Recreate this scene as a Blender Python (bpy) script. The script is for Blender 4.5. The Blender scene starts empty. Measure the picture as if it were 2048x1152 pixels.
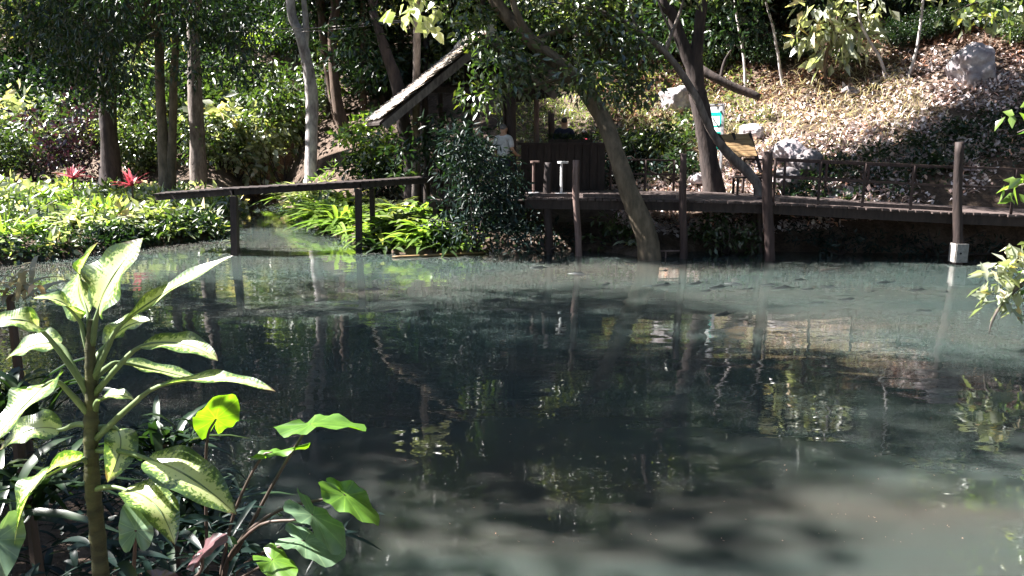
import bpy, bmesh, math, random
import numpy as np
from mathutils import Vector, Matrix, noise

SC = bpy.context.scene
COL = SC.collection
RAD = math.radians

# ------------------------------------------------------------------ camera, sky, sun, exposure
FPX, HY, CH = 1607.0, 265.0, 2.5            # focal length in photo pixels, horizon row, lens height above the water
PITCH = math.atan((576 - HY) / FPX)
cam_data = bpy.data.cameras.new('camera')
cam_data.sensor_width = 36.0
cam_data.lens = 36.0 * FPX / 2048.0
cam_data.clip_start = 0.05
cam_data.clip_end = 2000
cam = bpy.data.objects.new('camera', cam_data)
COL.objects.link(cam)
cam.location = (0, 0, CH)
cam.rotation_euler = (math.pi / 2 - PITCH, 0, 0)
SC.camera = cam

SUN_EL, SUN_FWD = RAD(49), RAD(9)          # sun from the left, a little ahead of the camera
SV = Vector((-math.cos(SUN_EL) * math.cos(SUN_FWD), math.cos(SUN_EL) * math.sin(SUN_FWD), math.sin(SUN_EL)))
world = bpy.data.worlds.new('World')
SC.world = world
world.use_nodes = True
wn = world.node_tree.nodes
wn.clear()
sky = wn.new('ShaderNodeTexSky')
sky.sky_type = 'NISHITA'
sky.sun_disc = False
sky.sun_elevation = SUN_EL
sky.sun_rotation = math.atan2(SV.x, SV.y)
bg = wn.new('ShaderNodeBackground')
bg.inputs['Strength'].default_value = 0.05
wo = wn.new('ShaderNodeOutputWorld')
world.node_tree.links.new(sky.outputs[0], bg.inputs[0])
world.node_tree.links.new(bg.outputs[0], wo.inputs[0])

sun_data = bpy.data.lights.new('sun', 'SUN')
sun_data.energy = 5.0
sun_data.angle = RAD(0.53)
sun_data.color = (1.0, 0.96, 0.92)
sun = bpy.data.objects.new('sun', sun_data)
COL.objects.link(sun)
sun.rotation_euler = SV.to_track_quat('Z', 'Y').to_euler()
sun.location = (-20, 10, 40)

SC.view_settings.view_transform = 'Standard'
SC.view_settings.look = 'None'
SC.view_settings.gamma = 1.0
SC.view_settings.use_curve_mapping = False
SC.view_settings.exposure = 2.75
cy = SC.cycles
cy.max_bounces = 6
cy.diffuse_bounces = 3
cy.glossy_bounces = 3
cy.transmission_bounces = 4
cy.transparent_max_bounces = 8
cy.caustics_reflective = False
cy.caustics_refractive = False
cy.sample_clamp_indirect = 4.0
cy.use_denoising = True

# ------------------------------------------------------------------ pixel -> place
def ray(px, py):
    u, v = (px - 1024) / FPX, (576 - py) / FPX
    cp, sp = math.cos(PITCH), math.sin(PITCH)
    return Vector((u, cp + v * sp, -sp + v * cp))
def at(px, py, Y):
    d = ray(px, py)
    return Vector((0, 0, CH)) + d * (Y / d.y)
def onz(px, py, z=0.0):
    d = ray(px, py)
    return Vector((0, 0, CH)) + d * ((z - CH) / d.z)

# ------------------------------------------------------------------ materials
MATS = {}
def nodes(name):
    m = bpy.data.materials.new(name)
    m.use_nodes = True
    nt = m.node_tree
    nt.nodes.clear()
    out = nt.nodes.new('ShaderNodeOutputMaterial')
    MATS[name] = m
    return m, nt, out
def N(nt, t, **kw):
    n = nt.nodes.new(t)
    for k, v in kw.items():
        if k in n.inputs:
            n.inputs[k].default_value = v
        else:
            setattr(n, k, v)
    return n
def ramp(nt, stops):
    r = nt.nodes.new('ShaderNodeValToRGB')
    e = r.color_ramp.elements
    while len(e) < len(stops):
        e.new(0.5)
    for i, (p, c) in enumerate(stops):
        e[i].position = p
        e[i].color = (c[0], c[1], c[2], 1)
    return r
def leaf_mat(name, c1, c2, trans=0.4, tcol=None, gloss=0.06, rough=0.35):
    m, nt, out = nodes(name)
    L = nt.links.new
    a = N(nt, 'ShaderNodeAttribute', attribute_name='rnd')
    r = ramp(nt, [(0.0, c1), (0.7, c2), (0.93, c2), (1.0, [c2[0] * 1.7, c2[1] * 1.25, c2[2]])])
    L(a.outputs['Fac'], r.inputs[0])
    d = N(nt, 'ShaderNodeBsdfDiffuse')
    L(r.outputs[0], d.inputs['Color'])
    t = N(nt, 'ShaderNodeBsdfTranslucent')
    if tcol is None:
        tcol = (1.5, 1.6, 0.6)
    mu = N(nt, 'ShaderNodeMix', data_type='RGBA', blend_type='MULTIPLY')
    mu.inputs[0].default_value = 1.0
    L(r.outputs[0], mu.inputs[6])
    mu.inputs[7].default_value = (tcol[0], tcol[1], tcol[2], 1)
    L(mu.outputs[2], t.inputs['Color'])
    mx = N(nt, 'ShaderNodeMixShader')
    mx.inputs[0].default_value = trans
    L(d.outputs[0], mx.inputs[1]); L(t.outputs[0], mx.inputs[2])
    g = N(nt, 'ShaderNodeBsdfGlossy', Roughness=rough)
    g.inputs['Color'].default_value = (1, 1, 1, 1)
    mg = N(nt, 'ShaderNodeMixShader')
    mg.inputs[0].default_value = gloss
    L(mx.outputs[0], mg.inputs[1]); L(g.outputs[0], mg.inputs[2])
    L(mg.outputs[0], out.inputs[0])
    return m
def solid(name, c1, c2=None, scale=8.0, rough=0.8, bump=0.3, stretch=(1, 1, 1), c3=None, detail=6, metallic=0.0, spec=0.3, coords='Object'):
    m, nt, out = nodes(name)
    L = nt.links.new
    tc = N(nt, 'ShaderNodeTexCoord')
    mp = N(nt, 'ShaderNodeMapping')
    mp.inputs['Scale'].default_value = stretch
    L(tc.outputs[coords], mp.inputs[0])
    nz = N(nt, 'ShaderNodeTexNoise', Scale=scale, Detail=detail, Roughness=0.62)
    L(mp.outputs[0], nz.inputs[0])
    c2 = c2 or [x * 0.6 for x in c1]
    st = [(0.32, c2), (0.62, c1)]
    if c3:
        st.append((0.72, c3))
    r = ramp(nt, st)
    L(nz.outputs[0], r.inputs[0])
    p = N(nt, 'ShaderNodeBsdfPrincipled', Roughness=rough, Metallic=metallic)
    p.inputs['Specular IOR Level'].default_value = spec
    L(r.outputs[0], p.inputs['Base Color'])
    if bump:
        b = N(nt, 'ShaderNodeBump', Strength=bump, Distance=0.03)
        L(nz.outputs[0], b.inputs['Height'])
        L(b.outputs[0], p.inputs['Normal'])
    L(p.outputs[0], out.inputs[0])
    return m

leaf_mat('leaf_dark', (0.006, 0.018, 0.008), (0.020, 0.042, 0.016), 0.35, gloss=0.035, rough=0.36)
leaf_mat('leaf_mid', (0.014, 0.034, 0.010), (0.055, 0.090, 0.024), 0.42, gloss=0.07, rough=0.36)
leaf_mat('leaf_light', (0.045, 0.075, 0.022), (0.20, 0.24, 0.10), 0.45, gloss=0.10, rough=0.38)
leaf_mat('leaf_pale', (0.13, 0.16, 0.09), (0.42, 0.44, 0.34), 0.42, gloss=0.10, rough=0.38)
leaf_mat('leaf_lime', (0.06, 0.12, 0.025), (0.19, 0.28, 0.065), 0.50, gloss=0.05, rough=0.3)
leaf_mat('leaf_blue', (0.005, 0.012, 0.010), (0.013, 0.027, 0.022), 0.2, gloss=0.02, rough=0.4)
leaf_mat('leaf_red', (0.22, 0.03, 0.05), (0.48, 0.13, 0.16), 0.45, tcol=(1.3, 0.8, 0.8), gloss=0.06)
leaf_mat('leaf_straw', (0.27, 0.24, 0.16), (0.52, 0.49, 0.36), 0.35, tcol=(1.2, 1.1, 0.7), gloss=0.03)
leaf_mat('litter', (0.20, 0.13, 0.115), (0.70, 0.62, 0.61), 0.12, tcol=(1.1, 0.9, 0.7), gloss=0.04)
leaf_mat('litter_brown', (0.05, 0.032, 0.025), (0.20, 0.13, 0.095), 0.10, tcol=(1.1, 0.9, 0.7), gloss=0.03)  # on the upper slope this darker tone stands for shade
leaf_mat('thatch', (0.30, 0.27, 0.25), (0.62, 0.58, 0.54), 0.10, tcol=(1, 0.9, 0.7), gloss=0.03, rough=0.5)
leaf_mat('taro', (0.05, 0.13, 0.02), (0.13, 0.27, 0.03), 0.5, tcol=(1.6, 1.6, 0.3), gloss=0.05, rough=0.4)
leaf_mat('taro_grey', (0.08, 0.15, 0.09), (0.16, 0.25, 0.15), 0.3, gloss=0.05, rough=0.4)
def vein(name):
    m = MATS[name]; nt = m.node_tree; L = nt.links.new
    rp = next(n for n in nt.nodes if n.type == 'VALTORGB')
    uv = N(nt, 'ShaderNodeUVMap'); sp_ = N(nt, 'ShaderNodeSeparateXYZ'); L(uv.outputs[0], sp_.inputs[0])
    mu = N(nt, 'ShaderNodeMath', operation='MULTIPLY'); mu.inputs[1].default_value = 11.0; L(sp_.outputs[0], mu.inputs[0])
    fr = N(nt, 'ShaderNodeMath', operation='FRACT'); L(mu.outputs[0], fr.inputs[0])
    su = N(nt, 'ShaderNodeMath', operation='SUBTRACT'); su.inputs[1].default_value = 0.5; L(fr.outputs[0], su.inputs[0])
    ab = N(nt, 'ShaderNodeMath', operation='ABSOLUTE'); L(su.outputs[0], ab.inputs[0])
    dv = N(nt, 'ShaderNodeMath', operation='MULTIPLY'); L(ab.outputs[0], dv.inputs[0]); L(sp_.outputs[1], dv.inputs[1])
    r2 = ramp(nt, [(0.0, (1.5, 1.35, 1.3)), (0.022, (1.25, 1.15, 1.1)), (0.05, (0.85, 0.88, 0.85)), (0.25, (1.0, 1.0, 1.0))]); L(dv.outputs[0], r2.inputs[0])
    tc = N(nt, 'ShaderNodeTexCoord'); nz = N(nt, 'ShaderNodeTexNoise', Scale=22.0, Detail=4.0); L(tc.outputs['Object'], nz.inputs[0])
    r3 = ramp(nt, [(0.3, (0.72, 0.75, 0.7)), (0.7, (1.15, 1.12, 1.1))]); L(nz.outputs[0], r3.inputs[0])
    m1 = N(nt, 'ShaderNodeMix', data_type='RGBA', blend_type='MULTIPLY'); m1.inputs[0].default_value = 1.0
    m2 = N(nt, 'ShaderNodeMix', data_type='RGBA', blend_type='MULTIPLY'); m2.inputs[0].default_value = 1.0
    outs = [l.to_socket for l in rp.outputs[0].links]
    L(rp.outputs[0], m1.inputs[6]); L(r2.outputs[0], m1.inputs[7]); L(m1.outputs[2], m2.inputs[6]); L(r3.outputs[0], m2.inputs[7])
    for o_ in outs:
        L(m2.outputs[2], o_)
leaf_mat('leaf_maroon', (0.014, 0.008, 0.012), (0.045, 0.022, 0.030), 0.25, tcol=(1.3, 0.8, 0.9), gloss=0.05)
leaf_mat('leaf_purple', (0.06, 0.028, 0.04), (0.12, 0.06, 0.07), 0.3, tcol=(1.3, 0.7, 0.8), gloss=0.06)
for v_ in ('taro', 'taro_grey', 'leaf_purple'):
    vein(v_)
solid('bark_dark', (0.06, 0.045, 0.04), (0.02, 0.016, 0.016), 9, 0.9, 0.8, (1, 1, 0.25))
solid('bark_brown', (0.14, 0.095, 0.07), (0.045, 0.032, 0.027), 9, 0.9, 0.8, (1, 1, 0.25), c3=(0.20, 0.15, 0.115))
solid('bark_pale', (0.56, 0.52, 0.50), (0.16, 0.13, 0.14), 5, 0.85, 0.6, (1, 1, 0.4), c3=(0.62, 0.59, 0.56))
solid('bark_grey', (0.19, 0.16, 0.14), (0.065, 0.052, 0.046), 10, 0.9, 0.8, (1, 1, 0.3), c3=(0.26, 0.235, 0.20))
solid('bark_moss', (0.15, 0.115, 0.078), (0.05, 0.042, 0.028), 7, 0.9, 0.9, (1, 1, 0.35), c3=(0.16, 0.13, 0.095))
solid('wood_dark', (0.035, 0.024, 0.021), (0.012, 0.008, 0.008), 14, 0.7, 0.5, (1, 1, 0.2))
solid('wood_post', (0.075, 0.048, 0.042), (0.022, 0.015, 0.014), 12, 0.8, 0.7, (1, 1, 0.15))
solid('wood_pale', (0.22, 0.15, 0.13), (0.08, 0.05, 0.042), 12, 0.8, 0.6, (1, 1, 0.15))
solid('wood_plank', (0.10, 0.075, 0.068), (0.035, 0.025, 0.023), 10, 0.75, 0.5, (3, 0.4, 1))
solid('wood_gold', (0.28, 0.18, 0.085), (0.13, 0.08, 0.04), 8, 0.6, 0.4, (0.3, 1, 3))
solid('concrete', (0.30, 0.28, 0.26), (0.16, 0.15, 0.135), 14, 0.9, 0.4)
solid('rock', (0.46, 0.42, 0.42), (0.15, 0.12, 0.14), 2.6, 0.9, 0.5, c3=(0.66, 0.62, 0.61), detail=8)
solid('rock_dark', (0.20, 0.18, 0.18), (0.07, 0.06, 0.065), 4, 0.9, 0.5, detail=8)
solid('metal_grey', (0.42, 0.42, 0.44), (0.30, 0.30, 0.32), 20, 0.4, 0.05, metallic=0.6)
solid('white_paint', (0.78, 0.78, 0.77), (0.62, 0.62, 0.62), 20, 0.5, 0.05)
solid('green_paint', (0.0, 0.40, 0.30), (0.0, 0.32, 0.24), 20, 0.5, 0.05)
solid('skin', (0.42, 0.25, 0.17), (0.34, 0.19, 0.12), 20, 0.6, 0.0)
solid('hair_black', (0.02, 0.018, 0.018), (0.01, 0.009, 0.009), 40, 0.5, 0.4)
solid('hair_grey', (0.16, 0.155, 0.16), (0.05, 0.05, 0.055), 40, 0.6, 0.4)
solid('cloth_white', (0.50, 0.50, 0.53), (0.36, 0.36, 0.39), 15, 0.9, 0.2)
solid('cloth_navy', (0.02, 0.024, 0.05), (0.012, 0.014, 0.03), 15, 0.9, 0.2)
solid('cloth_black', (0.015, 0.014, 0.016), (0.008, 0.008, 0.01), 15, 0.9, 0.2)
solid('cloth_red', (0.42, 0.03, 0.06), (0.25, 0.02, 0.04), 15, 0.9, 0.2)
solid('cloth_khaki', (0.45, 0.38, 0.36), (0.3, 0.25, 0.23), 15, 0.9, 0.2)
solid('fish', (0.018, 0.022, 0.022), (0.008, 0.010, 0.010), 20, 0.45, 0.1)
solid('stalk_green', (0.16, 0.21, 0.10), (0.07, 0.11, 0.04), 12, 0.5, 0.1, (1, 1, 0.3))
solid('stalk_dark', (0.09, 0.06, 0.05), (0.035, 0.03, 0.02), 12, 0.5, 0.1, (1, 1, 0.3))
solid('stem_brown', (0.075, 0.075, 0.035), (0.022, 0.024, 0.012), 9, 0.6, 0.4, (1, 1, 3))
solid('cable', (0.30, 0.26, 0.24), (0.2, 0.17, 0.16), 20, 0.6, 0.0)
solid('petal', (0.75, 0.66, 0.68), (0.6, 0.45, 0.5), 20, 0.6, 0.0)

def ground_mat():
    m, nt, out = nodes('soil')
    L = nt.links.new
    tc = N(nt, 'ShaderNodeTexCoord')
    n1 = N(nt, 'ShaderNodeTexNoise', Scale=0.8, Detail=8.0, Roughness=0.65)
    n2 = N(nt, 'ShaderNodeTexNoise', Scale=14.0, Detail=6.0, Roughness=0.7)
    L(tc.outputs['Object'], n1.inputs[0]); L(tc.outputs['Object'], n2.inputs[0])
    r1 = ramp(nt, [(0.30, (0.035, 0.025, 0.02)), (0.48, (0.095, 0.07, 0.054)), (0.60, (0.17, 0.13, 0.105)), (0.72, (0.07, 0.068, 0.036))])
    L(n1.outputs[0], r1.inputs[0])
    r2 = ramp(nt, [(0.3, (0.45, 0.45, 0.45)), (0.7, (1.25, 1.2, 1.15))])
    L(n2.outputs[0], r2.inputs[0])
    mu = N(nt, 'ShaderNodeMix', data_type='RGBA', blend_type='MULTIPLY')
    mu.inputs[0].default_value = 1.0
    L(r1.outputs[0], mu.inputs[6]); L(r2.outputs[0], mu.inputs[7])
    p = N(nt, 'ShaderNodeBsdfPrincipled', Roughness=0.95)
    p.inputs['Specular IOR Level'].default_value = 0.15
    L(mu.outputs[2], p.inputs['Base Color'])
    b = N(nt, 'ShaderNodeBump', Strength=0.9, Distance=0.06)
    L(n2.outputs[0], b.inputs['Height']); L(b.outputs[0], p.inputs['Normal'])
    L(p.outputs[0], out.inputs[0])
def water_mat():
    m, nt, out = nodes('pond_water')
    L = nt.links.new
    tc = N(nt, 'ShaderNodeTexCoord')
    mp = N(nt, 'ShaderNodeMapping')
    mp.inputs['Scale'].default_value = (0.55, 1.0, 1.0)
    L(tc.outputs['Object'], mp.inputs[0])
    n1 = N(nt, 'ShaderNodeTexNoise', Scale=4.2, Detail=0.6, Roughness=0.5)
    n1.inputs['Distortion'].default_value = 0.5
    n2 = N(nt, 'ShaderNodeTexNoise', Scale=1.1, Detail=2.0, Roughness=0.5)
    L(mp.outputs[0], n1.inputs[0]); L(mp.outputs[0], n2.inputs[0])
    # breeze: patches of stronger and weaker ripples
    b1 = N(nt, 'ShaderNodeBump', Strength=0.32, Distance=0.0075)
    b2 = N(nt, 'ShaderNodeBump', Strength=0.25, Distance=0.034)
    L(n2.outputs[0], b2.inputs['Height'])
    L(n1.outputs[0], b1.inputs['Height']); L(b2.outputs[0], b1.inputs['Normal'])
    n3 = N(nt, 'ShaderNodeTexNoise', Scale=13.0, Detail=1.0, Roughness=0.5)
    n3.inputs['Distortion'].default_value = 0.8
    L(mp.outputs[0], n3.inputs[0])
    b3 = N(nt, 'ShaderNodeBump', Strength=0.3, Distance=0.0014)
    L(n3.outputs[0], b3.inputs['Height']); L(b1.outputs[0], b3.inputs['Normal'])
    b1 = b3
    # silt clouds hanging in the water
    mp2 = N(nt, 'ShaderNodeMapping')
    mp2.inputs['Scale'].default_value = (0.35, 1.0, 1.0)
    L(tc.outputs['Object'], mp2.inputs[0])
    ns = N(nt, 'ShaderNodeTexNoise', Scale=0.55, Detail=4.0, Roughness=0.55)
    ns.inputs['Distortion'].default_value = 0.5
    L(mp2.outputs[0], ns.inputs[0])
    r = ramp(nt, [(0.30, (0.025, 0.038, 0.035)), (0.50, (0.033, 0.043, 0.038)), (0.68, (0.041, 0.041, 0.034))])
    sy = N(nt, 'ShaderNodeSeparateXYZ'); L(tc.outputs['Object'], sy.inputs[0])
    sh = N(nt, 'ShaderNodeMapRange')                       # stirred-up silt in the shallows of the near bank
    sh.inputs[1].default_value = 9.0; sh.inputs[2].default_value = 4.5; sh.inputs[3].default_value = 0.0; sh.inputs[4].default_value = 0.08
    L(sy.outputs[1], sh.inputs[0])
    ad_ = N(nt, 'ShaderNodeMath', operation='ADD'); L(ns.outputs[0], ad_.inputs[0]); L(sh.outputs[0], ad_.inputs[1])
    L(ad_.outputs[0], r.inputs[0])
    d = N(nt, 'ShaderNodeSubsurfaceScattering', Scale=0.9)
    d.inputs['Radius'].default_value = (0.8, 1.0, 0.9)
    L(r.outputs[0], d.inputs['Color'])
    t = N(nt, 'ShaderNodeBsdfTransparent')
    t.inputs[0].default_value = (0.30, 0.42, 0.44, 1)
    mx = N(nt, 'ShaderNodeMixShader')
    mx.inputs[0].default_value = 0.25
    L(d.outputs[0], mx.inputs[1]); L(t.outputs[0], mx.inputs[2])
    g = N(nt, 'ShaderNodeBsdfGlossy', Roughness=0.004)
    g.inputs['Color'].default_value = (1, 1, 1, 1)
    L(b1.outputs[0], g.inputs['Normal'])
    fr = N(nt, 'ShaderNodeFresnel', IOR=1.36)
    L(b1.outputs[0], fr.inputs['Normal'])
    mg = N(nt, 'ShaderNodeMixShader')
    L(fr.outputs[0], mg.inputs[0])
    L(mx.outputs[0], mg.inputs[1]); L(g.outputs[0], mg.inputs[2])
    L(mg.outputs[0], out.inputs[0])
def dumb_cane_mat():
    m, nt, out = nodes('variegated_leaf')
    L = nt.links.new
    uv = N(nt, 'ShaderNodeUVMap')
    sep = N(nt, 'ShaderNodeSeparateXYZ')
    L(uv.outputs[0], sep.inputs[0])
    # |v|, 0 at the midrib and 1 at the margin
    s1 = N(nt, 'ShaderNodeMath', operation='SUBTRACT'); s1.inputs[1].default_value = 0.5
    L(sep.outputs[1], s1.inputs[0])
    ab = N(nt, 'ShaderNodeMath', operation='ABSOLUTE'); L(s1.outputs[0], ab.inputs[0])
    tc = N(nt, 'ShaderNodeTexCoord')
    nz = N(nt, 'ShaderNodeTexNoise', Scale=95.0, Detail=3.0, Roughness=0.6)
    L(tc.outputs['Object'], nz.inputs[0])
    md = N(nt, 'ShaderNodeMath', operation='MULTIPLY_ADD')
    md.inputs[1].default_value = 1.05; md.inputs[2].default_value = -0.27
    L(ab.outputs[0], md.inputs[0])
    ad = N(nt, 'ShaderNodeMath', operation='ADD')
    L(md.outputs[0], ad.inputs[0]); L(nz.outputs[0], ad.inputs[1])
    r = ramp(nt, [(0.46, (0.50, 0.56, 0.24)), (0.53, (0.19, 0.29, 0.05)), (0.66, (0.05, 0.10, 0.02))])
    L(ad.outputs[0], r.inputs[0])
    mid = N(nt, 'ShaderNodeMath', operation='LESS_THAN'); mid.inputs[1].default_value = 0.022
    L(ab.outputs[0], mid.inputs[0])
    mm = N(nt, 'ShaderNodeMix', data_type='RGBA')
    L(mid.outputs[0], mm.inputs[0]); L(r.outputs[0], mm.inputs[6])
    mm.inputs[7].default_value = (0.16, 0.20, 0.05, 1)
    n3 = N(nt, 'ShaderNodeTexNoise', Scale=14.0, Detail=4.0)
    L(tc.outputs['Object'], n3.inputs[0])
    tipa = N(nt, 'ShaderNodeMath', operation='MULTIPLY_ADD'); tipa.inputs[1].default_value = 0.35
    L(n3.outputs[0], tipa.inputs[0]); L(sep.outputs[0], tipa.inputs[2])
    tipb = N(nt, 'ShaderNodeMath', operation='MULTIPLY_ADD'); tipb.inputs[1].default_value = 0.22
    L(ab.outputs[0], tipb.inputs[0]); L(tipa.outputs[0], tipb.inputs[2])
    tr = ramp(nt, [(0.0, (0, 0, 0)), (0.5, (0, 0, 0)), (1.0, (1, 1, 1))])
    mr = N(nt, 'ShaderNodeMapRange'); mr.inputs[1].default_value = 1.14; mr.inputs[2].default_value = 1.22
    L(tipb.outputs[0], mr.inputs[0])
    mb = N(nt, 'ShaderNodeMix', data_type='RGBA')
    L(mr.outputs[0], mb.inputs[0]); L(mm.outputs[2], mb.inputs[6]); mb.inputs[7].default_value = (0.10, 0.06, 0.025, 1)
    mm = mb
    d = N(nt, 'ShaderNodeBsdfDiffuse'); L(mm.outputs[2], d.inputs['Color'])
    t = N(nt, 'ShaderNodeBsdfTranslucent')
    mu = N(nt, 'ShaderNodeMix', data_type='RGBA', blend_type='MULTIPLY')
    mu.inputs[0].default_value = 1.0
    L(mm.outputs[2], mu.inputs[6]); mu.inputs[7].default_value = (1.25, 1.3, 0.7, 1)
    L(mu.outputs[2], t.inputs['Color'])
    mx = N(nt, 'ShaderNodeMixShader'); mx.inputs[0].default_value = 0.45
    L(d.outputs[0], mx.inputs[1]); L(t.outputs[0], mx.inputs[2])
    w = N(nt, 'ShaderNodeTexWave', Scale=9.0, Distortion=1.0)
    w.bands_direction = 'X'
    L(uv.outputs[0], w.inputs[0])
    bp = N(nt, 'ShaderNodeBump', Strength=0.12, Distance=0.004)
    L(w.outputs[1], bp.inputs['Height'])
    g = N(nt, 'ShaderNodeBsdfGlossy', Roughness=0.33); g.inputs['Color'].default_value = (1, 1, 1, 1)
    L(bp.outputs[0], g.inputs['Normal'])
    mg = N(nt, 'ShaderNodeMixShader'); mg.inputs[0].default_value = 0.07
    L(mx.outputs[0], mg.inputs[1]); L(g.outputs[0], mg.inputs[2])
    L(mg.outputs[0], out.inputs[0])
ground_mat(); water_mat(); dumb_cane_mat()

# ------------------------------------------------------------------ mesh helpers
def mesh(name, V, Fa, mat=None, rnd=None, uv=None, smooth=False):
    V = np.asarray(V, dtype=np.float32).reshape(-1, 3)
    me = bpy.data.meshes.new(name)
    if isinstance(Fa, np.ndarray):
        k = Fa.shape[1]; n = len(Fa)
        me.vertices.add(len(V)); me.vertices.foreach_set('co', V.ravel())
        me.loops.add(n * k); me.loops.foreach_set('vertex_index', Fa.astype(np.int32).ravel())
        me.polygons.add(n)
        me.polygons.foreach_set('loop_start', np.arange(0, n * k, k, dtype=np.int32))
        me.polygons.foreach_set('loop_total', np.full(n, k, dtype=np.int32))
        me.update(calc_edges=True)
    else:
        me.from_pydata(V.tolist(), [], Fa)
        me.update()
    if rnd is not None:
        a = me.attributes.new('rnd', 'FLOAT', 'POINT')
        a.data.foreach_set('value', np.asarray(rnd, dtype=np.float32))
    if uv is not None:
        l = me.uv_layers.new(name='UVMap')
        idx = np.empty(len(me.loops), dtype=np.int32)
        me.loops.foreach_get('vertex_index', idx)
        l.data.foreach_set('uv', np.asarray(uv, dtype=np.float32)[idx].ravel())
    if smooth:
        me.polygons.foreach_set('use_smooth', np.ones(len(me.polygons), dtype=bool))
    if mat:
        me.materials.append(MATS[mat])
    return me
def link(name, me, parent=None, loc=None):
    o = bpy.data.objects.new(name, me)
    COL.objects.link(o)
    if parent is not None:
        o.parent = parent
    if loc is not None:
        o.location = loc
    return o
def tag(o, label, cat, group=None):
    o['label'] = label; o['category'] = cat
    if group:
        o['group'] = group
    return o
def thing(name, label, cat, loc, group=None):
    o = bpy.data.objects.new(name, None)
    o.empty_display_size = 0.2
    COL.objects.link(o)
    o.location = loc
    return tag(o, label, cat, group)
def root_of(o):
    while o.parent is not None:
        o = o.parent
    return o
def part(parent, name, V, Fa, mat, **kw):
    """mesh in world coordinates, hung under a thing (or a part of it) that only has a location"""
    r = root_of(parent)
    V = np.asarray(V, dtype=np.float64).reshape(-1, 3) - np.array(r.location)
    return link(name, mesh(name, V, Fa, mat, **kw), parent)
def solo(name, V, Fa, mat, label, cat, group=None, base=None, **kw):
    V = np.asarray(V, dtype=np.float64).reshape(-1, 3)
    if base is None:
        base = (V[:, 0].mean(), V[:, 1].mean(), V[:, 2].min())
    o = link(name, mesh(name, V - np.array(base), Fa, mat, **kw), None, base)
    return tag(o, label, cat, group)
def copy_tree(o, parent=None):
    c = o.copy(); COL.objects.link(c); c.parent = parent
    for ch in list(o.children):
        copy_tree(ch, c)
    return c

def box(c, size, ax=None, jit=0.0, rng=None):
    """box with centre c, size (along ax[0], ax[1], ax[2])"""
    ax = ax or (Vector((1, 0, 0)), Vector((0, 1, 0)), Vector((0, 0, 1)))
    V = []
    for sx in (-1, 1):
        for sy in (-1, 1):
            for sz in (-1, 1):
                p = Vector(c) + ax[0] * (sx * size[0] / 2) + ax[1] * (sy * size[1] / 2) + ax[2] * (sz * size[2] / 2)
                if jit:
                    p = p + Vector((rng.uniform(-jit, jit), rng.uniform(-jit, jit), rng.uniform(-jit, jit)))
                V.append(p[:])
    Fa = [(0, 1, 3, 2), (4, 6, 7, 5), (0, 4, 5, 1), (2, 3, 7, 6), (0, 2, 6, 4), (1, 5, 7, 3)]
    return V, Fa
def bar(a, b, w, h, up=Vector((0, 0, 1)), **kw):
    a, b = Vector(a), Vector(b)
    d = (b - a); L = d.length; d.normalize()
    s = d.cross(up)
    if s.length < 1e-4:
        s = d.cross(Vector((1, 0, 0)))
    s.normalize(); u = s.cross(d).normalized()
    return box((a + b) / 2, (L, w, h), (d, s, u), **kw)
def merge(parts):
    V, Fa, o = [], [], 0
    for v, f in parts:
        V += [tuple(p) for p in v]
        Fa += [tuple(i + o for i in q) for q in f]
        o += len(v)
    return V, Fa
def smooth_path(pts, n):
    P = [Vector(p) for p in pts]
    P = [P[0] * 2 - P[1]] + P + [P[-1] * 2 - P[-2]]
    out = []
    segs = len(P) - 3
    for i in range(n + 1):
        t = i / n * segs
        k = min(int(t), segs - 1); f = t - k
        a, b, c, d = P[k:k + 4]
        out.append(0.5 * ((2 * b) + (c - a) * f + (2 * a - 5 * b + 4 * c - d) * f * f + (3 * b - a - 3 * c + d) * f ** 3))
    return out
def tube(pts, radii, n=24, ring=9, seed=0, rough=0.12, cap=True):
    rng = np.random.default_rng(seed)
    P = smooth_path(pts, n)
    R = np.interp(np.linspace(0, 1, n + 1), np.linspace(0, 1, len(radii)), radii)
    V, Fa = [], []
    t0 = (P[1] - P[0]).normalized()
    u = t0.orthogonal().normalized()
    ph = rng.uniform(0, 6.28, 4)
    for i in range(n + 1):
        t = (P[min(i + 1, n)] - P[max(i - 1, 0)]).normalized()
        u = (u - t * u.dot(t)).normalized()
        w = t.cross(u)
        for k in range(ring):
            a = 2 * math.pi * k / ring
            r = R[i] * (1 + rough * (math.sin(2 * a + ph[0] + i * 0.35) * 0.6 + math.sin(3 * a + ph[1] - i * 0.6) * 0.4 + rng.uniform(-0.5, 0.5)))
            V.append((P[i] + u * (math.cos(a) * r) + w * (math.sin(a) * r))[:])
    for i in range(n):
        for k in range(ring):
            k2 = (k + 1) % ring
            Fa.append((i * ring + k, i * ring + k2, (i + 1) * ring + k2, (i + 1) * ring + k))
    if cap:
        Fa.append(tuple(range(ring))[::-1]); Fa.append(tuple(n * ring + k for k in range(ring)))
    return V, Fa
def unit(a):
    return a / np.maximum(np.linalg.norm(a, axis=-1, keepdims=True), 1e-6)
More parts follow.
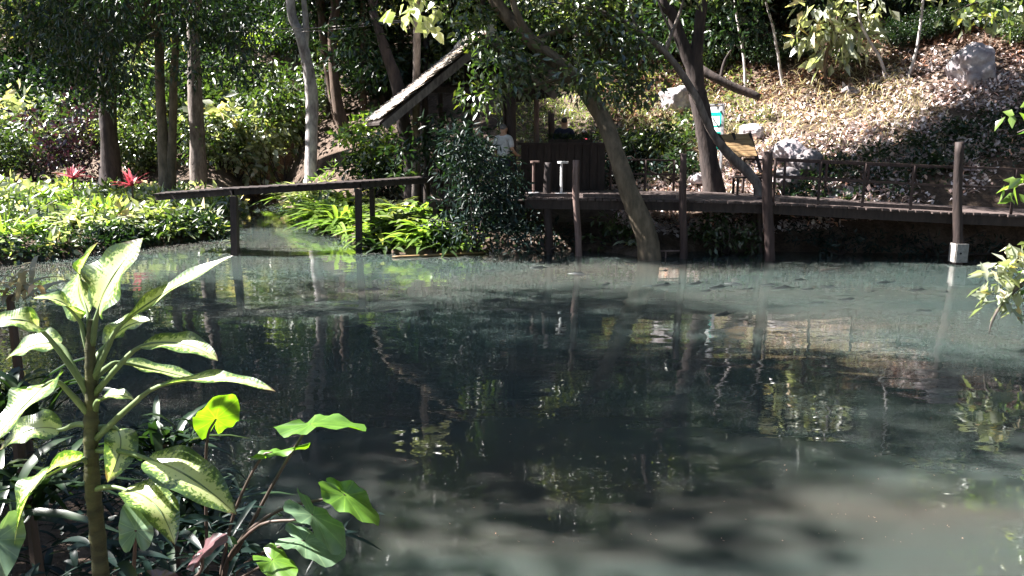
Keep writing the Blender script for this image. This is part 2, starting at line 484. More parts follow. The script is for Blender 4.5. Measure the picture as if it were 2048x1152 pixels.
def leaves(C, S, n, L, W, rng, droop=0.4, up=0.8, flat=0.75, lj=0.35):
    """n leaves round each of the clump centres C with spread S: folded kite-shaped blades"""
    C = np.asarray(C, float); S = np.broadcast_to(np.asarray(S, float), (len(C),))
    k = np.repeat(np.arange(len(C)), n)
    off = rng.normal(size=(len(k), 3))
    r = np.linalg.norm(off, axis=1, keepdims=True)
    off = off / r * np.minimum(r, 1.9)
    off[:, 2] *= flat
    P = C[k] + off * S[k][:, None] * 0.62
    a = unit(unit(off) * 0.7 + rng.normal(size=P.shape) * 0.7 + np.array([0, 0, -droop]))
    nrm = rng.normal(size=P.shape) * 0.6 + np.array([0, 0, up])
    s = unit(np.cross(a, nrm)); nn = np.cross(s, a)
    l = L * (1 + rng.uniform(-lj, lj, (len(k), 1))); w = W * (1 + rng.uniform(-lj, lj, (len(k), 1)))
    b0 = P
    lf = P + a * l * 0.45 + s * w * 0.5 + nn * w * 0.14
    tp = P + a * l - nn * l * 0.10
    rt = P + a * l * 0.45 - s * w * 0.5 + nn * w * 0.14
    V = np.stack([b0, rt, tp, lf], 1).reshape(-1, 3)
    i = np.arange(len(k))[:, None] * 4
    Fa = np.concatenate([i + np.array([[0, 1, 2]]), i + np.array([[0, 2, 3]])], 1).reshape(-1, 3)
    clump = rng.uniform(-0.2, 0.2, len(C))[k]
    rr = np.clip(rng.uniform(0, 1, len(k)) + clump, 0, 1)
    return V, Fa, np.repeat(rr, 4)
def straps(B, az, L, W, rise, rng, arch=1.0, seg=5, twist=0.3):
    """long arching blades: base points B, heading az, length L, width W"""
    B = np.asarray(B, float); n = len(B)
    az = np.asarray(az); L = np.broadcast_to(L, (n,)); W = np.broadcast_to(W, (n,)); rise = np.broadcast_to(rise, (n,))
    h = np.stack([np.cos(az), np.sin(az), np.zeros(n)], 1)
    side0 = np.stack([-np.sin(az), np.cos(az), np.zeros(n)], 1)
    tw = rng.uniform(-twist, twist, n)
    V = np.zeros((n, seg + 1, 3, 3))
    for i in range(seg + 1):
        t = i / seg
        run = np.cos(rise) * t + 0.25 * t * t * arch
        zz = np.sin(rise) * t - 0.55 * arch * t * t
        c = B + h * (L * run)[:, None] + np.array([0, 0, 1.0]) * (L * zz)[:, None]
        w = W * (math.sin(math.pi * min(max(t * 0.9 + 0.1, 0), 1)) ** 0.7 if t < 1 else 0.02)
        s = side0 + np.array([0, 0, 1.0]) * tw[:, None]
        V[:, i, 0] = c + s * (w * 0.5)[:, None] + np.array([0, 0, 1]) * (w * 0.18)[:, None]
        V[:, i, 1] = c
        V[:, i, 2] = c - s * (w * 0.5)[:, None] + np.array([0, 0, 1]) * (w * 0.18)[:, None]
    nv = (seg + 1) * 3
    q = []
    for i in range(seg):
        for j in range(2):
            a = i * 3 + j
            q.append((a, a + 1, a + 4, a + 3))
    q = np.array(q)
    Fa = (np.arange(n)[:, None, None] * nv + q[None]).reshape(-1, 4)
    rr = np.repeat(rng.uniform(0, 1, n), nv)
    return V.reshape(-1, 3), Fa, rr
def cat_leaves(parts):
    V = np.concatenate([p[0] for p in parts]); r = np.concatenate([p[2] for p in parts])
    Fs, o = [], 0
    for p in parts:
        Fs.append(p[1] + o); o += len(p[0])
    return V, np.concatenate(Fs), r

# ------------------------------------------------------------------ terrain
def W2(px, py):
    p = onz(px, py); return (p.x, p.y)
SHORE = [W2(0, 528), W2(150, 512), W2(300, 490), W2(425, 476), W2(462, 455), W2(478, 430), W2(492, 408), W2(512, 394), (-10.6, 38.0),
         (-8.6, 38.0), W2(556, 397), W2(572, 412), W2(590, 436), W2(640, 462), W2(715, 488), W2(790, 508), W2(900, 509), W2(1000, 505), W2(1150, 500), W2(1235, 507), W2(1290, 517), W2(1330, 514),
         W2(1365, 503), W2(1540, 503), W2(1740, 506), W2(1915, 508), W2(2048, 512), (13.5, 15.4), (12.0, 12.0), (10.0, 8.8), (8.0, 5.6), (5.0, 3.9),
         (1.5, 3.5), (-0.5, 3.7), (-1.5, 4.3), (-2.6, 5.2), (-5.0, 6.0), (-7.6, 7.0), (-9.2, 9.0), (-9.6, 12.0), (-10.6, 14.2)]
SH = np.array(SHORE)
def shore_dist(x, y):
    x = np.asarray(x, float); y = np.asarray(y, float)
    d = np.full(x.shape, 1e9); inside = np.zeros(x.shape, bool)
    for i in range(len(SH)):
        ax, ay = SH[i]; bx, by = SH[(i + 1) % len(SH)]
        ex, ey = bx - ax, by - ay
        t = np.clip(((x - ax) * ex + (y - ay) * ey) / (ex * ex + ey * ey), 0, 1)
        d = np.minimum(d, np.hypot(x - ax - t * ex, y - ay - t * ey))
        c = ((ay > y) != (by > y)) & (x < (bx - ax) * (y - ay) / (by - ay + 1e-12) + ax)
        inside ^= c
    return np.where(inside, -d, d)
def bumps(x, y):
    return (np.sin(x * 0.9 + 1.3 * np.sin(y * 0.5)) * np.cos(y * 0.8 + 0.7 * np.sin(x * 0.6)) * 0.10
            + np.sin(x * 2.3 + y * 1.1) * np.sin(y * 2.7 - x * 0.7) * 0.04)
def height(x, y):
    x = np.asarray(x, float); y = np.asarray(y, float)
    d = shore_dist(x, y)
    out = 0.40 * (1 - np.exp(-np.maximum(d, 0) / 0.45)) + 0.25 * np.clip(d / 6, 0, 1)
    s = (x - 12) * 0.52 + (y - 15.5) * 0.857 + 1.0
    sp = np.log1p(np.exp(np.clip(s * 2.2, -30, 30))) / 2.2
    sp = np.where(s * 2.2 > 29, s, sp)
    hill = 0.60 * np.minimum(sp, 24) + 0.25 * np.maximum(sp - 24, 0)
    back = 0.30 * np.maximum(y - 44, 0) + 0.22 * np.maximum(-x - 26, 0)
    near = 0.45 * np.clip((4.0 - y) / 3.0, 0, 1)
    land = np.maximum(out, 0) + hill * np.clip(d / 1.2, 0, 1) + np.minimum(back, 22) + near * np.clip(d / 0.8, 0, 1) + bumps(x, y) * np.clip(d / 2.5, 0, 1)
    land = np.maximum(land, 0.015 + 0.0 * land)
    return np.where(d > 0, land, -0.9 * (1 - np.exp(d / 0.9)) - 0.01)
def hz(x, y):
    return float(height(np.array([x]), np.array([y]))[0])
def ground_at(x, y, dz=0.0):
    return Vector((x, y, hz(x, y) + dz))
def hit(px, py, y0=4.0, y1=70.0):
    """where the line of sight through a photo pixel meets the ground"""
    d = ray(px, py)
    ys = np.linspace(y0, y1, 1400)
    t = ys / d.y
    X = t * d.x; Z = CH + t * d.z
    h = height(X, ys)
    h = np.maximum(h, 0.0)
    k = np.argmax(Z <= h)
    if not (Z <= h).any():
        k = len(ys) - 1
    return Vector((X[k], ys[k], float(h[k])))

gx = np.concatenate([np.linspace(-260, -45, 18), np.linspace(-42, -15, 28), np.arange(-14.5, 14.6, 0.26), np.linspace(15, 42, 40), np.linspace(45, 260, 18)])
gy = np.concatenate([np.linspace(-200, -10, 14), np.linspace(-8, 2, 14), np.arange(2.3, 33, 0.26), np.linspace(33.5, 60, 40), np.linspace(62, 320, 24)])
GX, GY = np.meshgrid(gx, gy)
GZ = height(GX, GY)
nx, ny = len(gx), len(gy)
ii = (np.arange(ny - 1)[:, None] * nx + np.arange(nx - 1)[None]).ravel()
gq = np.stack([ii, ii + 1, ii + nx + 1, ii + nx], 1)
g = link('ground', mesh('ground', np.stack([GX.ravel(), GY.ravel(), GZ.ravel()], 1), gq, 'soil', smooth=True))
g['kind'] = 'structure'
wv = [(-24, 1.5, 0), (18, 1.5, 0), (18, 40, 0), (-24, 40, 0)]
w = link('water', mesh('water', wv, [(0, 1, 2, 3)], 'pond_water'))
w['kind'] = 'structure'

# ------------------------------------------------------------------ tree builders
def make_tree(name, label, base, stems, bark, clumps, spreads, n, L, W, leafmat, seed, cat='tree', group=None, droop=0.4, ring=9, flat=0.75, up=0.8):
    """stems: [(points, radii)], clumps: leaf clump centres (all in world coordinates)"""
    rng = np.random.default_rng(seed)
    t = thing(name, label, cat, base, group)
    V, Fa = merge([tube(p, r, n=max(8, 5 * len(p)), ring=ring, seed=seed + i) for i, (p, r) in enumerate(stems)])
    part(t, 'trunk', V, Fa, bark, smooth=True)
    if len(clumps):
        lv = leaves(clumps, spreads, n, L, W, rng, droop, up, flat)
        part(t, 'crown', lv[0], lv[1], leafmat, rnd=lv[2])
    return t
def round_crown(c, r, k, rng, hollow=0.45):
    o = unit(rng.normal(size=(k, 3)))
    rad = rng.uniform(hollow, 1.0, (k, 1)) ** 0.6
    return np.array(c) + o * rad * np.array(r)
def branches(top, clumps, rng, k, r0):
    """limbs from a point on the trunk towards some of the clumps"""
    out = []
    top = Vector(top)
    idx = rng.choice(len(clumps), min(k, len(clumps)), replace=False)
    for i in idx:
        e = Vector(clumps[i])
        m = top.lerp(e, 0.5) + Vector((rng.normal() * 0.25, rng.normal() * 0.25, rng.uniform(-0.1, 0.5)))
        out.append(([top, m, e], [r0, r0 * 0.55, r0 * 0.15]))
    return out

# prototypes of forest trees and shrubs; the copies share their meshes
def proto_tree(seed, H, cr, cb, leafmat, bark, L, W, n, k, tr=0.2, bend=0.5):
    rng = np.random.default_rng(seed)
    t = bpy.data.objects.new('forest_tree', None); COL.objects.link(t)
    pts = [(0, 0, -0.3)] + [(rng.normal() * bend * z / H, rng.normal() * bend * z / H, z) for z in (H * 0.2, H * 0.4, H * 0.6, H * 0.85)]
    top = Vector(pts[3])
    cl = round_crown((top.x, top.y, (cb + H) / 2), (cr, cr, (H - cb) / 2), k, rng)
    st = [(pts, [tr * 1.25, tr, tr * 0.85, tr * 0.6, tr * 0.25])] + branches(pts[2], cl, rng, 7, tr * 0.4) + branches(pts[3], cl, rng, 7, tr * 0.35)
    V, Fa = merge([tube(p, r, n=12, ring=7, seed=seed + i) for i, (p, r) in enumerate(st)])
    part(t, 'trunk', V, Fa, bark, smooth=True)
    lv = leaves(cl, cr * 0.36, n, L, W, rng, 0.4)
    part(t, 'crown', lv[0], lv[1], leafmat, rnd=lv[2])
    return t
def proto_shrub(seed, H, R, leafmat, L, W, n, k, bark='bark_dark', droop=0.25, up=0.8):
    rng = np.random.default_rng(seed)
    t = bpy.data.objects.new('understory_shrub', None); COL.objects.link(t)
    cl = round_crown((0, 0, H * 0.55), (R, R, H * 0.45), k, rng, 0.2)
    st = branches((0, 0, -0.1), cl, rng, 8, 0.03 * H ** 0.5)
    V, Fa = merge([tube(p, r, n=8, ring=5, seed=seed + i) for i, (p, r) in enumerate(st)])
    part(t, 'stem', V, Fa, bark, smooth=True)
    lv = leaves(cl, R * 0.42, n, L, W, rng, droop, up)
    part(t, 'foliage', lv[0], lv[1], leafmat, rnd=lv[2])
    return t
USED = set()
def place(proto, loc, rz, s, label, cat, group=None, name=None):
    o = proto if id(proto) not in USED else copy_tree(proto)
    USED.add(id(proto))
    o.location = loc; o.rotation_euler = (0, 0, rz)
    o.scale = s if isinstance(s, tuple) else (s, s, s)
    tag(o, label, cat, group)
    if name:
        o.name = name
    return o

FT = [proto_tree(11, 15, 3.6, 4.5, 'leaf_dark', 'bark_dark', 0.30, 0.11, 190, 60, 0.22),
      proto_tree(12, 17, 3.3, 6.0, 'leaf_mid', 'bark_brown', 0.30, 0.13, 180, 60, 0.20),
      proto_tree(13, 13, 3.0, 3.5, 'leaf_mid', 'bark_grey', 0.26, 0.12, 180, 56, 0.16),
      proto_tree(14, 16, 3.8, 5.0, 'leaf_dark', 'bark_brown', 0.34, 0.10, 180, 60, 0.24),
      proto_tree(15, 11, 2.6, 2.5, 'leaf_light', 'bark_grey', 0.26, 0.13, 160, 50, 0.13)]
SHB = [proto_shrub(21, 2.4, 1.5, 'leaf_mid', 0.24, 0.11, 70, 26),
       proto_shrub(22, 1.8, 1.3, 'leaf_light', 0.22, 0.12, 70, 24),
       proto_shrub(23, 3.0, 1.6, 'leaf_dark', 0.24, 0.10, 80, 28),
       proto_shrub(24, 2.6, 1.5, 'leaf_pale', 0.30, 0.17, 34, 22, up=0.5),
       proto_shrub(25, 1.2, 1.0, 'leaf_lime', 0.20, 0.09, 60, 18)]

# ------------------------------------------------------------------ boardwalk on log posts
BW = [(0.25, 16.55, 1.17), (3.4, 16.2, 1.15), (5.15, 15.95, 1.115), (8.6, 15.5, 0.965), (12.5, 15.2, 0.84)]   # front edge
BWx = [p[0] for p in BW]
def bw(x, dy=0.0, dz=0.0):
    return Vector((x, float(np.interp(x, BWx, [p[1] for p in BW])) + dy, float(np.interp(x, BWx, [p[2] for p in BW])) + dz))
boardwalk = thing('boardwalk', 'long dark wooden boardwalk on log posts along the far bank', 'boardwalk', bw(5.15, 0, -1.1))
rg = random.Random(5)
x = 0.3
BW_DEPTH = 2.7
while x < 12.3:
    wd = 0.135 + rg.uniform(-0.008, 0.008)
    a = bw(x + wd / 2, -0.06 + rg.uniform(-0.04, 0.03), rg.uniform(-0.006, 0.006)); b = bw(x + wd / 2, BW_DEPTH + rg.uniform(-0.05, 0.05), rg.uniform(-0.006, 0.006))
    V, Fa = bar(a, b, wd, 0.04, jit=0.004, rng=rg)
    part(boardwalk, 'plank', V, Fa, 'wood_plank')
    x += wd + 0.018
for dy in (0.06, 1.3, 2.5):
    for i in range(len(BW) - 1):
        V, Fa = bar(bw(BW[i][0] + 0.02, dy, -0.115), bw(BW[i + 1][0] - 0.02, dy, -0.115), 0.09, 0.18)
        part(boardwalk, 'beam', V, Fa, 'wood_dark')
def log_post(px, ytop, ybase, Y, r, mat, sub=0.5, lean=0.0):
    top = at(px + lean, ytop, Y); b = at(px, ybase, Y)
    b.z -= sub
    V, Fa = tube([b, b.lerp(top, 0.33) + Vector((0.02, 0, 0)), b.lerp(top, 0.66) - Vector((0.015, 0, 0)), top], [r * 1.05, r, r * 0.96, r * 0.92], n=14, ring=10, seed=int(px), rough=0.10)
    return part(boardwalk, 'support_post', V, Fa, mat, smooth=True)
log_post(1157, 320, 508, 16.42, 0.075, 'wood_pale', lean=-5)
log_post(1096, 325, 500, 16.62, 0.085, 'wood_dark')
log_post(1367, 307, 514, 16.05, 0.075, 'wood_post')
p1540 = log_post(1541, 303, 518, 15.78, 0.10, 'wood_post', lean=-6)
p1915 = log_post(1917, 284, 526, 15.36, 0.088, 'wood_dark', lean=2)
log_post(1520, 395, 505, 16.9, 0.07, 'wood_dark')
log_post(1290, 395, 500, 17.6, 0.07, 'wood_dark')
log_post(1735, 405, 500, 17.6, 0.07, 'wood_dark')
c = at(1917, 505, 15.36)
V, Fa = merge([box(c + Vector((0, -0.115, 0)), (0.21, 0.02, 0.36)), box(c + Vector((-0.115, 0, 0)), (0.02, 0.23, 0.36)), box(c + Vector((0.115, 0, 0)), (0.02, 0.23, 0.36))])
sl = part(p1915, 'sleeve', V, Fa, 'concrete')
sl['label'] = 'pale square concrete sleeve with a dark hole on the post foot'
V, Fa = tube([c + Vector((-0.03, -0.139, 0.0)), c + Vector((-0.03, -0.132, 0.0))], [0.02, 0.02], n=2, ring=10, rough=0)
part(p1915, 'bolt_hole', V, Fa, 'cloth_black')
# railings: front from the tall post to the right, back along the rear edge
def rail_run(xs, dy, h1, h2, r=0.028):
    for xx in xs:
        b = bw(xx, dy, -0.02); t = b + Vector((0, 0, h1 + 0.02))
        V, Fa = tube([b, b.lerp(t, 0.5), t], [r, r, r], n=5, ring=7, seed=int(xx * 100), rough=0.05)
        part(boardwalk, 'rail_post', V, Fa, 'wood_post', smooth=True)
    for hh in (h1, h2):
        for a, b in zip(xs[:-1], xs[1:]):
            V, Fa = bar(bw(a, dy, hh), bw(b, dy, hh), 0.05, 0.04)
            part(boardwalk, 'rail', V, Fa, 'wood_post')
rail_run([5.18, 6.03, 6.86, 7.75, 8.6, 9.6, 10.8, 12.0], 0.03, 0.88, 0.52)
rail_run([0.5, 1.4, 2.3, 3.1, 3.75], BW_DEPTH - 0.08, 0.72, 0.40, 0.03)
rail_run([5.3, 6.2, 7.1, 8.0, 9.0, 10.2, 11.5], BW_DEPTH - 0.08, 0.80, 0.45, 0.03)
for a, b in ((0.35, 1.35), (1.45, 3.3), (5.3, 8.5)):
    V, Fa = bar(bw(a, 0.03, 0.075), bw(b, 0.03, 0.075), 0.07, 0.07)
    part(boardwalk, 'kerb_rail', V, Fa, 'wood_plank')

# ------------------------------------------------------------------ footbridge over the stream
FB = [at(312, 391, 17.2), at(467, 380, 16.55), at(720, 366, 17.45), at(880, 355, 18.4)]
def fb(t):
    t *= 3
    k = min(int(t), 2)
    return FB[k].lerp(FB[k + 1], t - k)
bridge = thing('footbridge', 'narrow dark wooden footbridge across the stream mouth', 'bridge', onz(467, 510))
for k in range(3):
    for off in (0.0, 0.55):
        V, Fa = bar(FB[k] + Vector((0.01, off, -0.055)), FB[k + 1] + Vector((-0.01, off, -0.055)), 0.09, 0.10)
        part(bridge, 'beam', V, Fa, 'wood_dark')
for i in range(40):
    c = fb((i + 0.5) / 40)
    V, Fa = box(c + Vector((0, 0.27, 0.018)), (0.168, 0.70 + rg.uniform(-0.04, 0.04), 0.035), jit=0.004, rng=rg)
    part(bridge, 'plank', V, Fa, 'wood_dark')
for px, yb, Y, t, w_ in ((468, 512, 16.52, 380, 0.13), (717, 498, 17.32, 366, 0.13), (744, 440, 17.9, 366, 0.10), (470, 480, 17.6, 384, 0.12)):
    a = at(px, t + 12, Y); b = at(px, yb, Y); b.z = -0.6
    V, Fa = bar(b, a, w_, w_, up=Vector((0, 1, 0)), jit=0.008, rng=rg)
    part(bridge, 'post', V, Fa, 'wood_dark')

# ------------------------------------------------------------------ thatched pavilion
PAV = Vector((-0.96, 20.45, 1.12))
pr = RAD(14.5)                                             # the ridge runs back to the left, so the left slope shows
ex, ey = Vector((math.cos(pr), math.sin(pr), 0)), Vector((-math.sin(pr), math.cos(pr), 0))
pav = thing('thatched_pavilion', 'open thatched pavilion with steep grass roof behind the dark bush', 'pavilion', PAV)
def pl(a, b, z):
    return PAV + ex * a + ey * b + Vector((0, 0, z))
HALF, EAVE, RIDGE, DF, DB = 2.5, 1.60, 3.55, -1.9, 1.9
for (px, Y, r, m_) in ((850, 19.2, 0.08, 'wood_dark'), (936, 20.0, 0.09, 'wood_dark'), (1021, 18.55, 0.11, 'wood_dark'), (1072, 20.6, 0.075, 'wood_pale'), (1102, 21.2, 0.09, 'wood_post'), (1183, 21.6, 0.09, 'wood_dark'), (880, 22.6, 0.08, 'wood_dark'), (1010, 22.9, 0.07, 'wood_dark')):
    q = at(px, 265, Y); q.z = 0
    rel = Vector((q.x - PAV.x, q.y - PAV.y, 0)); a = rel.dot(ex)
    zt = PAV.z + EAVE + (RIDGE - EAVE) * (1 - abs(a) / HALF) - 0.05
    zb_ = hz(q.x, Y) - 0.2
    V, Fa = tube([Vector((q.x, Y, zb_)), Vector((q.x + 0.02, Y, (zb_ + zt) / 2)), Vector((q.x, Y, zt))], [r, r, r * 0.9], n=8, ring=9, seed=int(px), rough=0.08)
    part(pav, 'pillar', V, Fa, m_, smooth=True)
slope = Vector((HALF, RIDGE - EAVE)); sl_len = slope.length
rt = np.random.default_rng(31)
for side in (-1, 1):
    FMIN = 0.0 if side < 0 else 0.34
    for c_ in range(15):
        f0 = c_ / 15; f1 = f0 + 1.75 / 15
        if 1 - f1 < FMIN - 0.05:
            continue
        Vs, Fs, rr = [], [], []
        n_ = 74
        for layer in range(2):
            for i in range(n_):
                b0 = DF + (DB - DF) * (i + rt.uniform(-0.25, 0.25)) / (n_ - 1)
                wd = 0.085
                drop = rt.uniform(-0.10, 0.10) / sl_len
                pts = []
                for f, lift in ((max(1 - f1, -0.01) + (drop if c_ else drop), 0.055 + layer * 0.035 + rt.uniform(0, 0.05)), (1 - f0, 0.0 + layer * 0.03)):
                    a = side * HALF * (1 - f) ; z = EAVE + (RIDGE - EAVE) * f + lift + 0.02
                    for e in (-wd / 2, wd / 2):
                        pts.append(pl(a, b0 + e + rt.uniform(-0.01, 0.01), z + rt.uniform(-0.008, 0.008))[:])
                o = len(Vs)
                Vs += pts; Fs.append((o, o + 1, o + 3, o + 2)); rr += [rt.uniform(0, 1)] * 4
        part(pav, 'thatch_course', Vs, np.array(Fs), 'thatch', rnd=rr)
    # inner lining of the slope, verge boards and rafters
    th = 0.06
    ea, ez = side * HALF * (1 - FMIN), EAVE + (RIDGE - EAVE) * FMIN
    V = [pl(ea, DF + 0.02, ez), pl(ea, DB, ez), pl(0, DB, RIDGE), pl(0, DF + 0.02, RIDGE)]
    V = [v[:] for v in V] + [(v - Vector((0, 0, th)))[:] for v in V]
    part(pav, 'roof_lining', V, [(0, 1, 2, 3), (7, 6, 5, 4), (0, 4, 5, 1), (1, 5, 6, 2), (2, 6, 7, 3), (3, 7, 4, 0)], 'wood_dark')
    for b in (DF - 0.03, 0.3, DB - 0.1):
        V, Fa = bar(pl(ea - side * 0.1, b, ez - 0.09), pl(side * 0.03, b, RIDGE - 0.13), 0.05, 0.16 if b < 0 else 0.09)
        o = part(pav, 'verge_board' if b < 0 else 'rafter', V, Fa, 'bark_grey' if b < 0 else 'wood_dark')
V, Fa = tube([pl(0, DF - 0.1, RIDGE + 0.05), pl(0, 0.3, RIDGE + 0.07), pl(0, DB, RIDGE + 0.05)], [0.13, 0.15, 0.13], n=14, ring=9, seed=8, rough=0.2)
part(pav, 'ridge_roll', V, Fa, 'thatch', rnd=np.full(len(V), 0.5))
V, Fa = bar(pl(-1.5, -1.5, EAVE + 0.72), pl(1.4, -1.5, EAVE + 0.72), 0.1, 0.12)
part(pav, 'tie_beam', V, Fa, 'wood_dark')

# counter in front of the pavilion, with upright boards
cnt = thing('wooden_counter', 'dark boarded wooden counter under the pavilion roof, plants along its top', 'counter', at(1125, 375, 18.9))
cl_, cr_, Yc = at(1042, 290, 18.7), at(1210, 290, 18.9), 18.8
z0c, z1c = 1.14, cl_.z
nb = 11
for i in range(nb):
    xa = cl_.x + (cr_.x - cl_.x) * i / nb; xb = cl_.x + (cr_.x - cl_.x) * (i + 1) / nb
    V, Fa = box(Vector(((xa + xb) / 2, Yc + rg.uniform(-0.008, 0.008), (z0c + z1c) / 2)), (xb - xa - 0.012, 0.03, z1c - z0c), jit=0.003, rng=rg)
    part(cnt, 'board', V, Fa, 'wood_dark')
V, Fa = box(Vector(((cl_.x + cr_.x) / 2, Yc + 0.22, z1c + 0.025)), (cr_.x - cl_.x + 0.14, 0.6, 0.05)); part(cnt, 'counter_top', V, Fa, 'wood_dark')
V, Fa = box(Vector(((cl_.x + cr_.x) / 2, Yc + 0.45, (z0c + z1c) / 2)), (cr_.x - cl_.x - 0.05, 0.03, z1c - z0c - 0.01)); part(cnt, 'back_panel', V, Fa, 'wood_dark')
rb = np.random.default_rng(77)
pb = thing('potted_herbs', 'low dark leafy plants in a trough along the counter top', 'plants', Vector((cl_.x + 1.1, Yc + 0.1, z1c + 0.052)))
V, Fa = box(Vector((cl_.x + 1.15, Yc + 0.1, z1c + 0.092)), (1.0, 0.16, 0.075)); part(pb, 'trough', V, Fa, 'wood_dark')
cc = np.stack([np.linspace(cl_.x + 0.7, cl_.x + 1.6, 14), np.full(14, Yc + 0.1), np.full(14, z1c + 0.16)], 1)
lv = leaves(cc, 0.08, 26, 0.09, 0.035, rb, droop=-0.4); part(pb, 'foliage', lv[0], lv[1], 'leaf_dark', rnd=lv[2])

def stool(px, py, Y, label, mat='white_paint', sc_=1.0):
    t0 = at(px, py, Y); zb = bw(t0.x, 0, 0).z + 0.022
    t = thing('stool', label, 'stool', Vector((t0.x, Y, zb)), 'white stools in front of the counter')
    V, Fa = tube([Vector((t0.x, Y, t0.z - 0.04)), Vector((t0.x, Y, t0.z))], [0.165 * sc_, 0.175 * sc_], n=3, ring=18, rough=0); part(t, 'seat', V, Fa, mat)
    V, Fa = tube([Vector((t0.x - 0.03, Y, zb)), Vector((t0.x - 0.03, Y, t0.z - 0.04))], [0.03, 0.028], n=4, ring=10, rough=0); part(t, 'leg', V, Fa, mat)
    V, Fa = tube([Vector((t0.x - 0.03, Y, zb)), Vector((t0.x - 0.03, Y, zb + 0.02))], [0.14, 0.13], n=2, ring=16, rough=0); part(t, 'foot', V, Fa, 'metal_grey')
stool(1126, 323, 17.6, 'sunlit white round stool with a single leg before the dark counter', 'white_paint', 0.7)
stool(1070, 322, 17.7, 'dimmer narrow stool left of the sunlit white stool', 'wood_pale', 0.6)

# ------------------------------------------------------------------ people
def skin_mesh(name, pts, edges, rad, mat, root, parent=None, root_i=0, levels=2):
    me = bpy.data.meshes.new(name)
    me.from_pydata([Vector(p)[:] for p in pts], edges, [])
    me.update()
    o = link(name, me, parent if parent is not None else root)
    sk = o.modifiers.new('skin', 'SKIN')
    lay = me.skin_vertices[0].data if me.skin_vertices else None
    if lay is None:
        bpy.context.view_layer.objects.active = o
        me.skin_vertices  # created by the modifier
    lay = me.skin_vertices[0].data
    for i, r in enumerate(rad):
        lay[i].radius = (r[0], r[1]) if isinstance(r, tuple) else (r, r)
    lay[root_i].use_root = True
    ss = o.modifiers.new('sub', 'SUBSURF'); ss.levels = levels; ss.render_levels = levels
    me.materials.append(MATS[mat])
    for p_ in me.polygons:
        p_.use_smooth = True
    return o
def person(loc, face, h, shirt, trousers, hair, label, arm_fwd=0.25, hat=None, lean=0.0):
    s = h / 1.7
    t = thing('person', label, 'person', loc)
    t.rotation_euler = (0, 0, face); t.scale = (s, s, s)
    # figure faces -Y in its own frame
    l = lean
    P = [(0, 0, 0.92), (0, -0.02 - l * 0.3, 1.10), (0, -0.01 - l * 0.7, 1.30), (0, 0.01 - l, 1.42), (0, -0.005 - l, 1.50), (0, -0.02 - l * 1.1, 1.58), (0, -0.02 - l * 1.1, 1.66)]
    R = [(0.15, 0.11), (0.135, 0.10), (0.165, 0.11), (0.11, 0.08), (0.055, 0.055), (0.075, 0.09), (0.072, 0.088)]
    E = [(i, i + 1) for i in range(6)]
    for sx in (-1, 1):
        k = len(P)
        P += [(sx * 0.10, 0.0, 0.86), (sx * 0.105, -0.015, 0.48), (sx * 0.105, 0.01, 0.09), (sx * 0.115, -0.13, 0.035)]
        R += [0.088, 0.058, 0.04, (0.045, 0.03)]
        E += [(0, k), (k, k + 1), (k + 1, k + 2), (k + 2, k + 3)]
        k = len(P)
        P += [(sx * 0.19, 0.01 - l, 1.39), (sx * 0.245, 0.01 - l, 1.12), (sx * 0.22, -arm_fwd - l, 1.00), (sx * 0.21, -arm_fwd - 0.09 - l, 0.99)]
        R += [0.06, 0.044, 0.032, (0.038, 0.02)]
        E += [(3, k), (k, k + 1), (k + 1, k + 2), (k + 2, k + 3)]
        for q in range(4):
            kk = len(P)
            P.append((sx * (0.185 + 0.017 * q), -arm_fwd - 0.17 - l + 0.01 * abs(q - 1.5), 0.975)); R.append(0.009); E.append((k + 3, kk))
        kk = len(P); P.append((sx * 0.165, -arm_fwd - 0.12 - l, 0.99)); R.append(0.010); E.append((k + 3, kk))
    kk = len(P); P.append((0, -0.125 - l * 1.1, 1.60)); R.append(0.013); E.append((5, kk))                 # nose
    for sx in (-1, 1):
        kk = len(P); P.append((sx * 0.082, 0.0 - l * 1.1, 1.60)); R.append(0.014); E.append((5, kk))      # ears
    body = skin_mesh('body', P, E, R, 'skin', t)
    k = lambda i, g: tuple(x + g for x in R[i]) if isinstance(R[i], tuple) else R[i] + g
    la, ra = 11, 24
    def arm(i): return [P[i], P[i + 1]]
    SP = [P[0], P[1], P[2], (0, 0.01 - l, 1.425)]; SR = [k(0, 0.022), k(1, 0.025), k(2, 0.02), k(3, 0.012)]; SE = [(0, 1), (1, 2), (2, 3)]
    for i0 in (7 + 4, 7 + 4 + 4 + 5 + 4):
        q = len(SP); SP += [P[i0], tuple(Vector(P[i0]).lerp(Vector(P[i0 + 1]), 0.85))]; SR += [k(i0, 0.016), k(i0 + 1, 0.02)]; SE += [(3, q), (q, q + 1)]
    skin_mesh('shirt', SP, SE, SR, shirt, t)
    TP = [P[0]]; TR = [k(0, 0.012)]; TE = []
    for i0 in (7, 7 + 13):
        q = len(TP); TP += [P[i0], P[i0 + 1], P[i0 + 2]]; TR += [k(i0, 0.014), k(i0 + 1, 0.02), k(i0 + 2, 0.022)]; TE += [(0, q), (q, q + 1), (q + 1, q + 2)]
    skin_mesh('trousers', TP, TE, TR, trousers, t)
    hp = (0, 0.012 - l * 1.1, 1.645)
    skin_mesh('hair', [(0, 0.045 - l * 1.1, 1.58), hp, (0, -0.02 - l * 1.1, 1.715)], [(0, 1), (1, 2)], [(0.075, 0.06), (0.096, 0.097), (0.062, 0.066)], hair, t)
    for sx in (-1, 1):
        V, Fa = tube([Vector((sx * 0.032, -0.108 - l * 1.1, 1.622)), Vector((sx * 0.032, -0.116 - l * 1.1, 1.622))], [0.010, 0.006], n=2, ring=8, rough=0)
        link('eye', mesh('eye', V, Fa, 'hair_black'), t)
